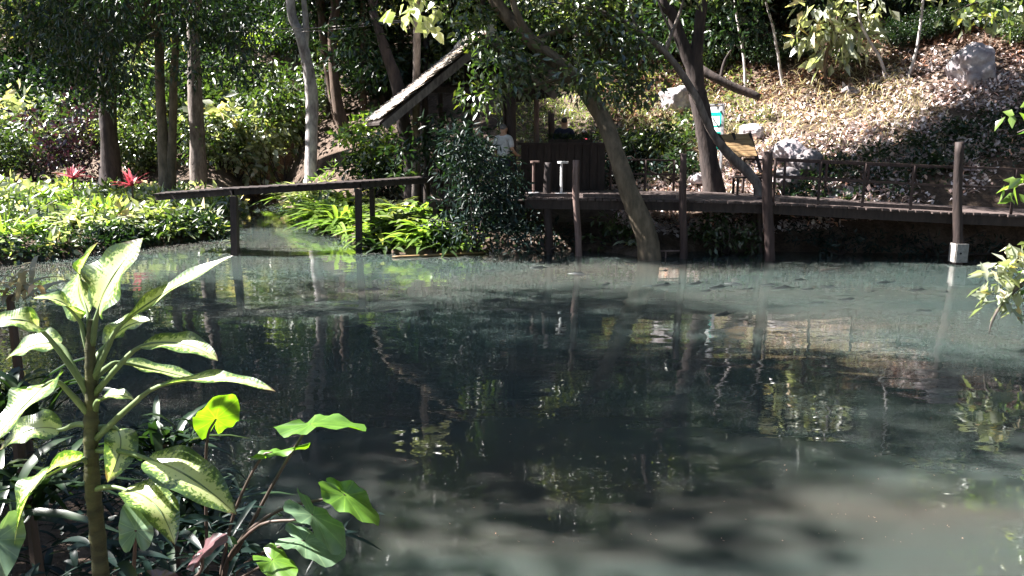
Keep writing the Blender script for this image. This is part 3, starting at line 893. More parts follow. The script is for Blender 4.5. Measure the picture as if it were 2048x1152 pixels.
    V, Fa = tube([Vector((-0.022, -0.105 - l * 1.1, 1.555)), Vector((0, -0.112 - l * 1.1, 1.552)), Vector((0.022, -0.105 - l * 1.1, 1.555))], [0.004, 0.007, 0.004], n=4, ring=6, rough=0)
    link('mouth', mesh('mouth', V, Fa, 'cloth_red'), t)
    return t
zf = 1.16
pC = at(1128, 300, 20.2); person(Vector((pC.x, 20.2, zf - 0.02)), RAD(180), 1.70, 'cloth_navy', 'cloth_black', 'hair_black', 'person in a dark top standing behind the counter, seen as a silhouette')
pR = at(1166, 300, 20.4); person(Vector((pR.x, 20.4, zf - 0.02)), RAD(120), 1.40, 'cloth_red', 'cloth_black', 'hair_black', 'shorter person in dark and red clothes right of the silhouetted person', lean=0.05)
fl_ = []
for k in range(16):
    a0 = Vector((-1.75 + 0.15 * k, 17.75 + rg.uniform(-0.03, 0.03), 1.02)); 
    V, Fa = bar(a0, a0 + Vector((0, 3.9, 0)), 0.135, 0.04, jit=0.004, rng=rg)
    part(pav, 'floor_plank', V, Fa, 'wood_plank')
for y_ in (17.9, 19.6, 21.4):
    V, Fa = bar(Vector((-1.85, y_, 0.94)), Vector((0.6, y_, 0.94)), 0.09, 0.12); part(pav, 'floor_joist', V, Fa, 'wood_dark')
    for x_ in (-1.7, 0.1):
        V, Fa = bar(Vector((x_, y_, hz(x_, y_) - 0.2)), Vector((x_, y_, 0.88)), 0.12, 0.12, up=Vector((0, 1, 0))); part(pav, 'floor_post', V, Fa, 'wood_dark')
pW = at(1006, 300, 18.4); person(Vector((pW.x, 18.4, 1.045)), RAD(150), 1.62, 'cloth_white', 'cloth_navy', 'hair_grey', 'grey-haired person in a white shirt beside the dark pavilion pillar', lean=0.03)

# ------------------------------------------------------------------ sign, bench, rocks, log on the slope
sb = hit(1434, 345); Ys = sb.y
sign = thing('information_sign', 'green and white notice board in a metal frame by the slope', 'sign', Vector((at(1430, 300, Ys).x, Ys, hz(at(1430, 300, Ys).x, Ys))))
sign.rotation_euler = (0, 0, RAD(-38))
tl, br = at(1413, 212, Ys), at(1445, 290, Ys)
def panel(x0, x1, z0, z1, y, th, mat, name, par):
    V, Fa = box(Vector(((x0 + x1) / 2, y, (z0 + z1) / 2)), (x1 - x0, th, z1 - z0))
    return part(par, name, V, Fa, mat)
bd = panel(tl.x, br.x, br.z - 0.12, tl.z, Ys, 0.03, 'white_paint', 'board', sign)
hh = tl.z - br.z
for f0, f1, i0, i1 in ((0.16, 0.245, 0, 1), (0.245, 0.50, 0, 0.22), (0.50, 0.53, 0, 1), (0.66, 0.86, 0, 1), (0.97, 1.12, 0, 1), (0.245, 0.5, 0.8, 1)):
    w_ = br.x - tl.x
    panel(tl.x + w_ * i0 + 0.004, tl.x + w_ * i1 - 0.004, tl.z - hh * f1, tl.z - hh * f0, Ys - 0.018, 0.006, 'green_paint', 'green_band', bd)
for px in (1411, 1448):
    p = at(px, 208, Ys)
    V, Fa = bar(Vector((p.x, Ys, hz(p.x, Ys) - 0.3)), Vector((p.x, Ys, p.z)), 0.06 if px > 1430 else 0.03, 0.05, up=Vector((0, 1, 0)))
    part(sign, 'frame_post', V, Fa, 'metal_grey')
V, Fa = bar(at(1409, 209, Ys), at(1450, 209, Ys), 0.06, 0.04); part(sign, 'frame_top', V, Fa, 'metal_grey')

Yb = 18.35
bench = thing('wooden_bench', 'golden wooden bench back leaning at the boardwalk edge beside the sign', 'bench', Vector((at(1488, 320, Yb).x, Yb, 1.14)))
def q4(pts, th):
    P = [Vector(p) for p in pts]
    n = (P[1] - P[0]).cross(P[3] - P[0]).normalized() * th
    return [p[:] for p in P] + [(p + n)[:] for p in P], [(0, 1, 2, 3), (7, 6, 5, 4), (0, 4, 5, 1), (1, 5, 6, 2), (2, 6, 7, 3), (3, 7, 4, 0)]
for k in range(4):
    f0, f1 = k / 4 + 0.008, (k + 1) / 4 - 0.008
    a0, a1 = at(1440, 270, Yb + 0.42), at(1470, 316, Yb); b0, b1 = at(1499, 268, Yb + 0.42), at(1514, 313, Yb)
    V, Fa = q4([a0.lerp(a1, f1), b0.lerp(b1, f1), b0.lerp(b1, f0), a0.lerp(a1, f0)], 0.025)
    part(bench, 'back_slat', V, Fa, 'wood_gold')
for (u0, v0, u1, v1) in ((1436, 268, 1476, 330), (1466, 266, 1486, 345), (1499, 266, 1522, 345)):
    V, Fa = bar(at(u0, v0, Yb + 0.40), at(u1, v1, Yb - 0.06), 0.06, 0.05); part(bench, 'back_post', V, Fa, 'wood_dark')
for k in range(3):
    V, Fa = box(Vector((at(1493, 330, Yb).x, Yb - 0.15 - 0.14 * k, 1.52)), (0.75, 0.12, 0.03)); part(bench, 'seat_slat', V, Fa, 'wood_dark')
for sx in (-0.3, 0.3):
    for dy in (-0.1, -0.45):
        V, Fa = bar(Vector((at(1493, 330, Yb).x + sx, Yb + dy, 1.14)), Vector((at(1493, 330, Yb).x + sx, Yb + dy, 1.50)), 0.05, 0.05, up=Vector((0, 1, 0))); part(bench, 'leg', V, Fa, 'wood_dark')

def boulder(px, py, Y, rx, ry, rz, mat, label, seed, tilt=0.0, group=None):
    c = at(px, py, Y) - Vector((0, 0, 0.2 * rz))
    rng = np.random.default_rng(seed)
    bm = bmesh.new()
    bmesh.ops.create_icosphere(bm, subdivisions=5, radius=1.0)
    dirs = unit(rng.normal(size=(18, 3))); cut = rng.uniform(0.70, 0.98, 18)
    off = Vector(rng.uniform(-50, 50, 3))
    for v in bm.verts:
        d = np.array(v.co)
        dd = dirs @ d
        r = min([1.0] + [cu / q for cu, q in zip(cut, dd) if q > 0.3])
        p = Vector(d)
        r *= 1 + 0.16 * noise.fractal(p * 1.3 + off, 1.0, 2.0, 4) + 0.05 * noise.fractal(p * 6 + off, 0.9, 2.0, 3)
        q = d * r * np.array([rx, ry, rz])
        v.co = (c.x + q[0] * math.cos(tilt) - q[2] * math.sin(tilt), c.y + q[1], c.z + q[0] * math.sin(tilt) + q[2] * math.cos(tilt))
    V = [v.co[:] for v in bm.verts]; Fa = [tuple(v.index for v in f.verts) for f in bm.faces]
    bm.free()
    return solo('boulder', V, Fa, mat, label, 'boulder', group, smooth=True)
def hb(px, py):
    return hit(px, py).y
boulder(1948, 128, hb(1948, 165) + 0.25, 0.62, 0.55, 0.62, 'rock', 'large pale boulder standing high on the slope at the upper right', 1, 0.25)
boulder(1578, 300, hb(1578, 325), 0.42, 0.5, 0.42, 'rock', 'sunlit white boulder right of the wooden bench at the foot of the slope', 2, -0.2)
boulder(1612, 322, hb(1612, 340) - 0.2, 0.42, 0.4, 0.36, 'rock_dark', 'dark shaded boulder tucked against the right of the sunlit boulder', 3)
boulder(1352, 196, hb(1352, 215), 0.5, 0.6, 0.48, 'rock', 'rounded white rock in the grass above the slope, behind the forked trunk', 4)
boulder(1500, 262, hb(1500, 275), 0.35, 0.4, 0.24, 'rock', 'low bleached rock behind the wooden bench', 5)
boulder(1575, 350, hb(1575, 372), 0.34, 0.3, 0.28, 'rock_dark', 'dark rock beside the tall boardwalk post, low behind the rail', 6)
boulder(1395, 355, hb(1395, 372), 0.28, 0.3, 0.16, 'rock', 'small pale rock left of the forked trunk at the deck edge', 7)
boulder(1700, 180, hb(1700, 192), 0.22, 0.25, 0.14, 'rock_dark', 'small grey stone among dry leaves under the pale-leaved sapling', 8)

V, Fa = tube([at(1385, 128, 22.2), at(1420, 150, 22.0), at(1470, 175, 21.8), at(1520, 195, 21.6)], [0.11, 0.12, 0.12, 0.09], n=16, ring=9, seed=3)
t = thing('fallen_log', 'dark fallen log lying across the slope right of the forked trunk', 'log', at(1520, 200, 21.6)); part(t, 'log', V, Fa, 'bark_dark', smooth=True)
V, Fa = tube([at(1440, 160, 21.9), at(1450, 120, 21.9), at(1470, 90, 21.8)], [0.05, 0.035, 0.015], n=8, ring=6, seed=4); part(t, 'branch_stub', V, Fa, 'bark_dark', smooth=True)

# ------------------------------------------------------------------ the trees one can tell apart
rc = np.random.default_rng(101)
def px_clumps(lst):
    return np.array([at(*p)[:] for p in lst])
def vgrow(p, k):            # extend a trunk above the frame
    return Vector(p) + Vector((rc.normal() * 0.3, rc.normal() * 0.3, k))

# twin-stemmed tree, left bank
b = hit(335, 398); Y = b.y
top1, top2 = at(318, 60, Y), at(352, 60, Y)
cl = np.concatenate([round_crown((b.x + 0.3, Y - 1.6, 10.5), (3.2, 1.8, 2.6), 40, rc), px_clumps([(px + rc.uniform(-25, 25), py + rc.uniform(-20, 20), Y - 1.4 + rc.uniform(-0.7, 0.7)) for px in range(150, 521, 60) for py in (-20, 25, 70, 120) if py < 90 or rc.uniform() < 0.6])])
make_tree('twin_trunk_tree', 'tree with two parallel brown stems rising at the left bank end of the footbridge', b,
          [([b - Vector((0, 0, .4)), at(333, 350, Y), at(324, 250, Y), at(320, 150, Y), top1, vgrow(top1, 3)], [0.33, 0.21, 0.15, 0.14, 0.13, 0.06]),
           ([at(338, 385, Y), at(342, 330, Y), at(346, 230, Y), at(348, 150, Y), top2, vgrow(top2, 3)], [0.2, 0.16, 0.12, 0.11, 0.10, 0.05])] + branches(top1, cl, rc, 10, 0.07),
          'bark_moss', cl, np.concatenate([np.full(40, 0.95), np.full(len(cl) - 40, 0.60)]), 150, 0.24, 0.06, 'leaf_dark', 201, droop=0.9)
# dark trunk with pale strip
b = hit(222, 374); Y = b.y
top = at(212, 60, Y)
cl = np.concatenate([round_crown((b.x - 2.8, Y - 4.6, 10.0), (2.8, 1.6, 2.8), 36, rc), px_clumps([(px + rc.uniform(-25, 25), py + rc.uniform(-20, 20), Y - 4 + rc.uniform(-1, 1)) for px, py in ((20, 10), (60, 30), (110, 20), (160, 40), (210, 60), (130, 90), (180, 130), (170, 160), (220, 110), (150, 0), (90, 60), (230, 160))])])
make_tree('dark_trunk_tree', 'stout dark trunk behind the red plants on the left bank', b,
          [([b - Vector((0, 0, .4)), at(222, 330, Y), at(216, 250, Y), at(214, 170, Y), top, vgrow(top, 3)], [0.48, 0.36, 0.30, 0.29, 0.25, 0.1])] + branches(top, cl, rc, 10, 0.09),
          'bark_dark', cl, 1.0, 230, 0.26, 0.09, 'leaf_dark', 202, droop=0.7)
# pinkish straight trunk
b = hit(396, 366); Y = b.y
top = at(386, 60, Y)
cl = round_crown((b.x + 0.4, Y - 1.5, 12.5), (3.0, 2.0, 3.0), 44, rc)
make_tree('straight_trunk_tree', 'straight pinkish grey trunk standing right of the twin stems', b,
          [([b - Vector((0, 0, .4)), at(396, 300, Y), at(391, 200, Y), at(388, 120, Y), top, vgrow(top, 4)], [0.36, 0.27, 0.24, 0.22, 0.2, 0.09])] + branches(top, cl, rc, 8, 0.08),
          'bark_grey', cl, 1.0, 190, 0.26, 0.10, 'leaf_mid', 203)
# white trunk
b = hit(622, 362); Y = min(b.y, 33); b = Vector((at(622, 362, Y).x, Y, hz(at(622, 362, Y).x, Y)))
top = at(580, -10, Y)
cl = round_crown((top.x - 1.8, Y + 3.6, top.z + 6), (2.8, 2.2, 3.0), 44, rc)
make_tree('white_trunk_tree', 'tall slender tree with mottled white bark behind the footbridge', b,
          [([b - Vector((0, 0, .4)), at(622, 340, Y), at(624, 220, Y), at(617, 140, Y), at(600, 70, Y), top, vgrow(top, 5)], [0.28, 0.22, 0.20, 0.185, 0.17, 0.15, 0.07]),
           ([at(608, 130, Y), at(612, 60, Y), at(606, -20, Y)], [0.12, 0.10, 0.08])] + branches(top, cl, rc, 8, 0.08),
          'bark_pale', cl, 1.0, 190, 0.26, 0.11, 'leaf_mid', 204)
# brown pair right of it
for nm, pts, wd, lab, sd in (
        ('leaning_brown_tree', [(692, 325), (680, 260), (664, 180), (650, 100), (640, 0)], 0.20, 'left of two brown trunks that cross just right of the white trunk', 205),
        ('leaning_brown_tree', [(705, 322), (684, 250), (670, 170), (664, 60), (670, -10)], 0.20, 'right of two brown trunks that cross just right of the white trunk', 206)):
    Y = 30.0 if sd == 205 else 29.0
    P = [at(px, py, Y) for px, py in pts]
    b = Vector((P[0].x, Y, hz(P[0].x, Y)))
    cl = round_crown((P[-1].x + (1 if sd == 206 else -1), Y + 3.0, P[-1].z + 4.5), (2.6, 2.0, 3.2), 42, rc)
    make_tree(nm, lab, b, [([b - Vector((0, 0, .4))] + P + [vgrow(P[-1], 4)], [wd * 1.4, wd * 1.1, wd, wd * .9, wd * .8, wd * .7, wd * .3])] + branches(P[-1], cl, rc, 8, 0.07),
              'bark_brown', cl, 0.9, 180, 0.26, 0.10, 'leaf_dark', sd)
# purple-dark trunk next to the roof's eave
Y = 22.3
P = [at(px, py, Y) for px, py in ((824, 350), (818, 300), (806, 240), (792, 160), (770, 100), (745, 20))]
b = Vector((P[0].x, Y, hz(P[0].x, Y)))
cl = np.concatenate([round_crown((P[-1].x - 1, Y + 1, P[-1].z + 3.4), (2.4, 2.2, 2.6), 40, rc), px_clumps([(700, 90, Y), (740, 130, Y + 1), (720, 40, Y)])])
make_tree('eave_trunk_tree', 'dark trunk rising just behind the low left eave of the thatched roof', b, [([b - Vector((0, 0, .4))] + P, [0.26, 0.22, 0.2, 0.19, 0.17, 0.15, 0.1])] + branches(P[-1], cl, rc, 8, 0.06),
          'bark_dark', cl, 0.75, 180, 0.22, 0.09, 'leaf_dark', 207)
# big leaning tree in front of the boardwalk
Y = 16.7
P = [at(1296, 482, Y - 0.72), at(1270, 415, Y - 0.72), at(1245, 345, Y - 0.6), at(1213, 255, Y - 0.35), at(1175, 185, Y), at(1122, 132, Y), at(1062, 82, Y + 0.1), at(1012, 30, Y + 0.2), at(980, -30, Y + 0.3)]
b = Vector((P[0].x, P[0].y, hz(P[0].x, P[0].y)))
hi = Vector((-1.0, 17.6, 7.6))
cl = np.concatenate([round_crown(hi, (2.4, 2.0, 1.9), 34, rc, 0.3),
                     px_clumps([(985, 105, 16.4), (1000, 150, 16.3), (965, 190, 16.6), (1060, 150, 16.6), (1040, 110, 16.6), (960, 60, 17), (1100, 60, 17), (1160, 150, 16.3), (1185, 165, 16.3),
                                (1150, 80, 17.5), (1200, 110, 17.6), (1230, 150, 17.6), (1260, 110, 17.6), (1205, 60, 17.5), (1280, 170, 17.8), (940, 20, 17), (1180, 20, 17.4), (1270, 60, 17.8), (1060, 20, 17.4), (1240, 190, 17.8)])])
sp = np.concatenate([np.full(34, 0.75), np.full(len(cl) - 34, 0.48)])
make_tree('leaning_tree', 'big bare trunk leaning left across the boardwalk from the water edge', b,
          [([b - Vector((-0.1, 0, .5))] + P + [hi], [0.28, 0.22, 0.195, 0.18, 0.17, 0.16, 0.15, 0.145, 0.13, 0.12, 0.05]),
           ([at(1068, 88, Y + 0.1), at(1040, 40, Y), at(1025, 0, Y), at(1015, -40, Y)], [0.10, 0.07, 0.06, 0.05]),
           ([at(1122, 132, Y), at(1090, 105, Y - 0.2), at(1075, 95, Y - 0.25)], [0.04, 0.03, 0.015]),
           ([at(1175, 185, Y), at(1130, 160, Y), at(1090, 165, Y - .1), at(1030, 185, Y - .3)], [0.05, 0.04, 0.03, 0.015]),
           ([at(1062, 82, Y + 0.1), at(1150, 60, 17.3), at(1250, 110, 17.6)], [0.07, 0.05, 0.02])] + branches(hi, cl[:34], rc, 8, 0.05),
          'bark_moss', cl, sp, 170, 0.17, 0.075, 'leaf_mid', 208, droop=0.5, ring=11)
# forked dark trunk behind the boardwalk
Y = 18.9
P = [at(1428, 392, Y), at(1420, 330, Y), at(1408, 250, Y), at(1395, 185, Y), at(1388, 130, Y)]
b = Vector((P[0].x, Y, min(hz(P[0].x, Y), 1.0)))
f1 = [at(1396, 190, Y), at(1386, 140, Y), at(1362, 80, Y), at(1345, 30, Y), at(1325, -30, Y)]
f2 = [at(1394, 185, Y), at(1390, 135, Y), at(1397, 70, Y), at(1405, 0, Y), at(1412, -40, Y)]
hi1, hi2 = vgrow(f1[-1], 3.2), vgrow(f2[-1], 3.6)
cl = np.concatenate([round_crown(hi1 + Vector((-0.3, 0, 1)), (2.0, 2.0, 1.8), 26, rc, 0.3), round_crown(hi2 + Vector((0.8, 0.3, 1)), (2.2, 2.0, 1.9), 30, rc, 0.3), px_clumps([(1440, 60, Y + 1), (1470, 40, Y + 1), (1330, 40, Y + 1), (1300, 90, Y + 1.2)]), round_crown((6.8, 19.9, 9.3), (2.7, 1.5, 1.5), 34, rc, 0.2), round_crown((4.4, 19.2, 8.2), (1.9, 1.2, 1.2), 22, rc, 0.2)])
make_tree('forked_tree', 'dark forked trunk standing behind the boardwalk next to the green sign', b,
          [([b - Vector((0, 0, .3))] + P, [0.30, 0.25, 0.225, 0.215, 0.19, 0.02]), (f1 + [hi1], [0.19, 0.17, 0.135, 0.12, 0.11, 0.05]), (f2 + [hi2], [0.19, 0.17, 0.135, 0.12, 0.11, 0.05])] + branches(hi1, cl[:26], rc, 7, 0.06) + branches(hi2, cl[26:56], rc, 7, 0.06) + branches(hi2, cl[60:], rc, 8, 0.06),
          'bark_dark', cl, 0.75, 170, 0.20, 0.09, 'leaf_dark', 209, ring=10)
# slender pale leaning tree
Y = 17.9
P = [at(1518, 385, Y), at(1500, 350, Y), at(1462, 312, Y), at(1432, 278, Y), at(1412, 240, Y), at(1392, 195, Y), at(1362, 145, Y), at(1330, 105, Y), at(1292, 72, Y), at(1235, 35, Y), at(1170, 15, Y), at(1100, 4, Y)]
b = Vector((P[0].x, Y, hz(P[0].x, Y)))
cl = px_clumps([(1100, 20, Y), (1130, -10, Y), (1190, 0, Y), (1380, -20, Y), (1290, -10, Y), (1060, -10, Y)])
make_tree('slender_leaning_tree', 'slender pale crooked tree leaning left in front of the green sign', b,
          [([b - Vector((0, 0, .4))] + P, [0.13, 0.115, 0.105, 0.10, 0.09, 0.085, 0.08, 0.075, 0.07, 0.055, 0.045, 0.035, 0.02]),
           ([at(1330, 105, Y), at(1342, 70, Y), at(1358, 30, Y), at(1372, -20, Y)], [0.05, 0.045, 0.035, 0.02]),
           ([at(1344, 65, Y), at(1326, 30, Y), at(1312, -10, Y)], [0.03, 0.022, 0.012]),
           ([at(1275, 60, Y), at(1262, 20, Y), at(1256, -25, Y)], [0.04, 0.03, 0.02]),
           ([at(1292, 72, Y), at(1274, 100, Y - .1), at(1272, 130, Y - .1)], [0.025, 0.02, 0.012]),
           ([at(1235, 35, Y), at(1160, 22, Y - .2), at(1080, 12, Y - .2)], [0.03, 0.02, 0.01])],
          'bark_grey', cl, 0.4, 60, 0.15, 0.07, 'leaf_light', 210)
# saplings on the slope
for pts, lab, sd in (([(1778, 158), (1760, 118), (1738, 80), (1722, 48), (1716, 0)], 'thin pale sapling stem leaning left above the sunlit litter', 211),
                     ([(1812, 158), (1830, 110), (1838, 70), (1846, 0)], 'thin pale sapling stem leaning right above the sunlit litter', 212),
                     ([(1492, 178), (1488, 120), (1478, 60), (1470, 0)], 'thin sapling rising behind the fallen log', 213),
                     ([(1568, 170), (1556, 110), (1545, 50), (1530, -10)], 'grey sapling among dark leaves left of the pale-leaved sapling', 214)):
    b = hit(*pts[0]); Y = b.y
    P = [at(px, py, Y) for px, py in pts]
    cl = np.array([(P[-1] + Vector((rc.normal() * 0.6, rc.normal() * 0.5, rc.uniform(0.2, 1.6))))[:] for _ in range(10)])
    make_tree('sapling', lab, b, [([b - Vector((0, 0, .2))] + P[1:] + [P[-1] + Vector((0, 0, 1))], [0.045, 0.04, 0.035, 0.03, 0.012])], 'bark_pale', cl, 0.5, 60, 0.18, 0.08, 'leaf_mid', sd, ring=6, group='saplings on the slope')
# pale large-leaved sapling at the upper right
b = hit(1655, 175); Y = b.y
cl = px_clumps([(1690, 40, Y), (1670, 70, Y), (1700, 85, Y - .2), (1650, 55, Y), (1720, 60, Y), (1660, 110, Y), (1630, 20, Y), (1745, 20, Y), (1700, 0, Y), (1610, 70, Y)])
make_tree('pale_leaved_sapling', 'sapling with large sunlit pale leaves at the top of the slope', b, [([b - Vector((0, 0, .2)), at(1650, 130, Y), at(1660, 80, Y), at(1680, 20, Y), at(1700, -30, Y)], [0.05, 0.045, 0.04, 0.03, 0.015])] + branches(at(1660, 80, Y), cl, rc, 6, 0.025),
          'bark_brown', cl, 0.42, 26, 0.42, 0.17, 'leaf_pale', 215, droop=1.0, up=0.4)
# pale big leaves hanging in at the top edge
Y = 19.0
b = ground_at(-2.6, 21.5)
cl = px_clumps([(815, 5, Y), (845, 20, Y), (870, 8, Y), (830, -25, Y), (800, 30, Y), (870, 45, Y)])
make_tree('teak_tree', 'tree with big pale round leaves hanging in at the top edge above the roof', b, [([b - Vector((0, 0, .3)), b + Vector((0.1, 0, 2.5)), Vector((-2.3, 20.6, 6.2)), Vector((-2.1, 19.6, 7.0))], [0.12, 0.10, 0.08, 0.04]), ([Vector((-2.3, 20.6, 6.2)), at(830, -40, Y), at(840, 10, Y)], [0.05, 0.035, 0.012])],
          'bark_grey', cl, 0.28, 8, 0.40, 0.25, 'leaf_pale', 216, droop=1.0, up=0.4)

# ------------------------------------------------------------------ forest behind
rf = np.random.default_rng(7)
def view_px(p):
    p = Vector(p) - Vector((0, 0, CH))
    cp, sp = math.cos(PITCH), math.sin(PITCH)
    f = p.y * cp - p.z * sp
    return 1024 + FPX * p.x / f
placed = []
def spot_ok(x, y, r):
    return all((x - a) ** 2 + (y - b) ** 2 > r * r for a, b in placed)
cnt_try = 0
nft = 0
while nft < 56 and cnt_try < 4000:
    cnt_try += 1
    y = rf.uniform(25.5, 56); x = rf.uniform(-0.72 * y - 8, 0.72 * y + 8)
    d = float(shore_dist(np.array([x]), np.array([y]))[0])
    if d < 1.6 or not spot_ok(x, y, 3.0):
        continue
    if x > -5 and y < 27.5 + max(0, 3 - abs(x)) * 0.0:
        continue
    px = view_px((x, y, 1))
    if 340 < px < 560 and y < 33:
        continue
    if (x < -9 and y < 42) or (-4.5 < x < 7 and y < 31.5):
        continue
    if -9 <= x < -4 and y < 36 and rf.uniform() < 0.5:
        continue
    placed.append((x, y))
    k = int(rf.choice([0, 1, 2, 3, 4], p=[.16, .22, .22, .12, .28]))
    where = ('at the far left edge' if px < 180 else 'left of the stream' if px < 520 else 'behind the footbridge' if px < 780 else 'behind the thatched roof' if px < 1250 else 'uphill behind the boardwalk' if px < 1650 else 'on the upper right hillside')
    kind = ('dark-leaved tree', 'tall green tree', 'grey-barked green tree', 'broad dark tree', 'light-leaved young tree')[k]
    depth = 'front rows' if y < 36 else 'deep rows'
    place(FT[k], ground_at(x, y, -0.1), rf.uniform(0, 6.28), float(rf.uniform(0.85, 1.2)) * (1.25 if k == 4 else 1.0), f'{kind} {where}, {depth}', 'tree', f'{kind}s {where}, {depth}')
    nft += 1
for i, (x, y, k, sc) in enumerate(((2.2, 27.5, 4, 0.62), (4.6, 26.6, 2, 0.62), (6.8, 26.0, 0, 0.62), (9.0, 25.6, 2, 0.62), (11.2, 25.0, 0, 0.6), (13.4, 24.2, 3, 0.55), (15.6, 23.0, 2, 0.55), (8.0, 28.6, 1, 0.6), (12.4, 28.2, 0, 0.6))):
    place(FT[k], ground_at(x, y, -0.1), 2.1 * i, sc, f'{("first", "second", "third", "fourth", "fifth", "sixth", "seventh", "leftmost rear", "rightmost rear")[i]} small tree from the left along the top of the slope', 'tree', 'small trees along the top of the slope')
fl = []
while len(fl) < 22:
    x, y = rf.uniform(-9.0, 2.5), rf.uniform(29.5, 38)
    if float(shore_dist(np.array([x]), np.array([y]))[0]) < 1.2 or any((x - a) ** 2 + (y - b) ** 2 < 2.6 for a, b in fl):
        continue
    fl.append((x, y))
    k = (0, 3, 1)[len(fl) % 3]
    place(FT[k], ground_at(x, y, -0.1), rf.uniform(0, 6.28), (0.55, 0.55, 0.62), 'slim shaded forest tree in the dark thicket between white trunk and thatched roof', 'tree', 'thicket trees behind white trunk and roof')
# shrubs between the trunks
spl = []
cnt_try = 0
while len(spl) < 130 and cnt_try < 5000:
    cnt_try += 1
    y = rf.uniform(23.5, 46); x = rf.uniform(-0.70 * y - 2, 0.70 * y + 2)
    d = float(shore_dist(np.array([x]), np.array([y]))[0])
    if d < 1.0 or any((x - a) ** 2 + (y - b) ** 2 < 3.2 for a, b in spl):
        continue
    s = (x - 12) * 0.52 + (y - 15.5) * 0.857
    px = view_px((x, y, 1))
    if x > -3.5 and y < (29.0 if x < 5 else 26.0):
        continue
    if x < -3.5 and y < 29.5:
        continue
    spl.append((x, y))
    k = int(rf.choice([0, 1, 2, 3, 4], p=[.30, .15, .32, .12, .11]))
    where = ('at the far left edge' if px < 180 else 'left of the stream' if px < 520 else 'behind the footbridge' if px < 780 else 'behind the pavilion' if px < 1250 else 'uphill of the boardwalk' if px < 1650 else 'on the upper right hillside')
    kind = ('green shrub', 'light green shrub', 'dark green shrub', 'pale big-leaved shrub', 'low lime shrub')[k]
    place(SHB[k], ground_at(x, y, -0.05), rf.uniform(0, 6.28), float(rf.uniform(0.8, 1.35)), f'{kind} under the trees {where}', 'shrub', f'{kind}s {where}')
# wooded hillside far behind: reads as one mass
n_ = 900
yy = rf.uniform(54, 84, n_); xx = rf.uniform(-1, 1, n_) * (0.8 * yy + 12)
zz = height(xx, yy) + rf.uniform(0.5, 17, n_)
lv = leaves(np.stack([xx, yy, zz], 1), 1.9, 44, 0.75, 0.38, rf, 0.3)
o = link('distant_forest', mesh('distant_forest', lv[0], lv[1], 'leaf_mid', rnd=lv[2])); o['kind'] = 'stuff'

# tall trees outside the left edge of the picture, whose shade lies on the pond
for (x, y, k, s, lab) in ((-11.8, 10.1, 0, (1.05, 0.52, 1.4), 'tall dark tree on the near left bank, nearest the pond'), (-15.8, 11.6, 3, (1.05, 0.56, 1.4), 'broad dark tree on the near left bank, farther from the pond'), (-12.5, 8.5, 4, (1.15, 0.40, 1.5), 'broad tree on the near left bank by the bend')):
    place(FT[k], ground_at(x, y, -0.1), 1.1 * x, s, lab, 'tree')

for i, (x, y, k, sc) in enumerate(((15.5, 13.0, 0, 1.2), (14.5, 8.0, 3, 1.2), (13.0, 3.5, 0, 1.2), (9.0, -1.5, 3, 1.25), (4.0, -4.5, 0, 1.2), (-2.0, -5.5, 3, 1.2), (-7.5, -3.5, 0, 1.1), (18.5, 17.0, 3, 1.2), (20.0, 10.0, 0, 1.3), (17.0, 2.0, 3, 1.3), (0.5, -9.5, 0, 1.3), (8.0, -7.5, 3, 1.3), (20.0, 22.0, 0, 1.0), (-6.0, -9.0, 0, 1.3))):  # unseen trees added behind and beside the camera to block sky light
    place(FT[k], ground_at(x, y, -0.1), 1.7 * i, sc, 'tall unseen forest tree added outside the picture to block sky light', 'tree', 'unseen trees added to block sky light')

# ------------------------------------------------------------------ plants one can tell apart
def leafy(name, label, clumps, spreads, n, L, W, mat, base, seed, cat='bush', droop=0.3, up=0.7, nst=7, group=None, bark='bark_dark'):
    rng = np.random.default_rng(seed)
    t = thing(name, label, cat, base, group)
    clumps = np.asarray(clumps)
    st = branches(Vector(base) - Vector((0, 0, 0.05)), clumps, rng, nst, 0.025)
    V, Fa = merge([tube(p, r, n=8, ring=5, seed=seed + i) for i, (p, r) in enumerate(st)])
    part(t, 'stem', V, Fa, bark, smooth=True)
    lv = leaves(clumps, spreads, n, L, W, rng, droop, up)
    part(t, 'foliage', lv[0], lv[1], mat, rnd=lv[2])
    return t
def strap_plant(name, label, base, n, L, W, mat, seed, rise=(0.5, 1.3), arch=1.0, cat='plant', group=None, single=False, rad=0.08, stem=0.0):
    rng = np.random.default_rng(seed)
    t = thing(name, label, cat, base, group)
    B = np.array(base) + np.concatenate([rng.normal(size=(n, 2)) * rad, np.full((n, 1), stem)], 1)
    az = rng.uniform(0, 2 * math.pi, n)
    Ls = L * rng.uniform(0.6, 1.1, n)
    sv = straps(B, az, Ls, W * rng.uniform(0.7, 1.1, n), rng.uniform(rise[0], rise[1], n), rng, arch)
    if single:
        nv = len(sv[0]) // n; nf = len(sv[1]) // n
        for i in range(n):
            part(t, 'leaf', sv[0][i * nv:(i + 1) * nv], sv[1][i * nf:(i + 1) * nf] - i * nv, mat, rnd=sv[2][i * nv:(i + 1) * nv], smooth=True)
    else:
        part(t, 'leaves', sv[0], sv[1], mat, rnd=sv[2], smooth=True)
    if stem > 0:
        V, Fa = tube([Vector(base) - Vector((0, 0, .1)), Vector(base) + Vector((0, 0, stem * 0.5)), Vector(base) + Vector((0, 0, stem + 0.03))], [0.03, 0.025, 0.02], n=5, ring=6, seed=seed)
        part(t, 'stem', V, Fa, 'stalk_dark')
    return t

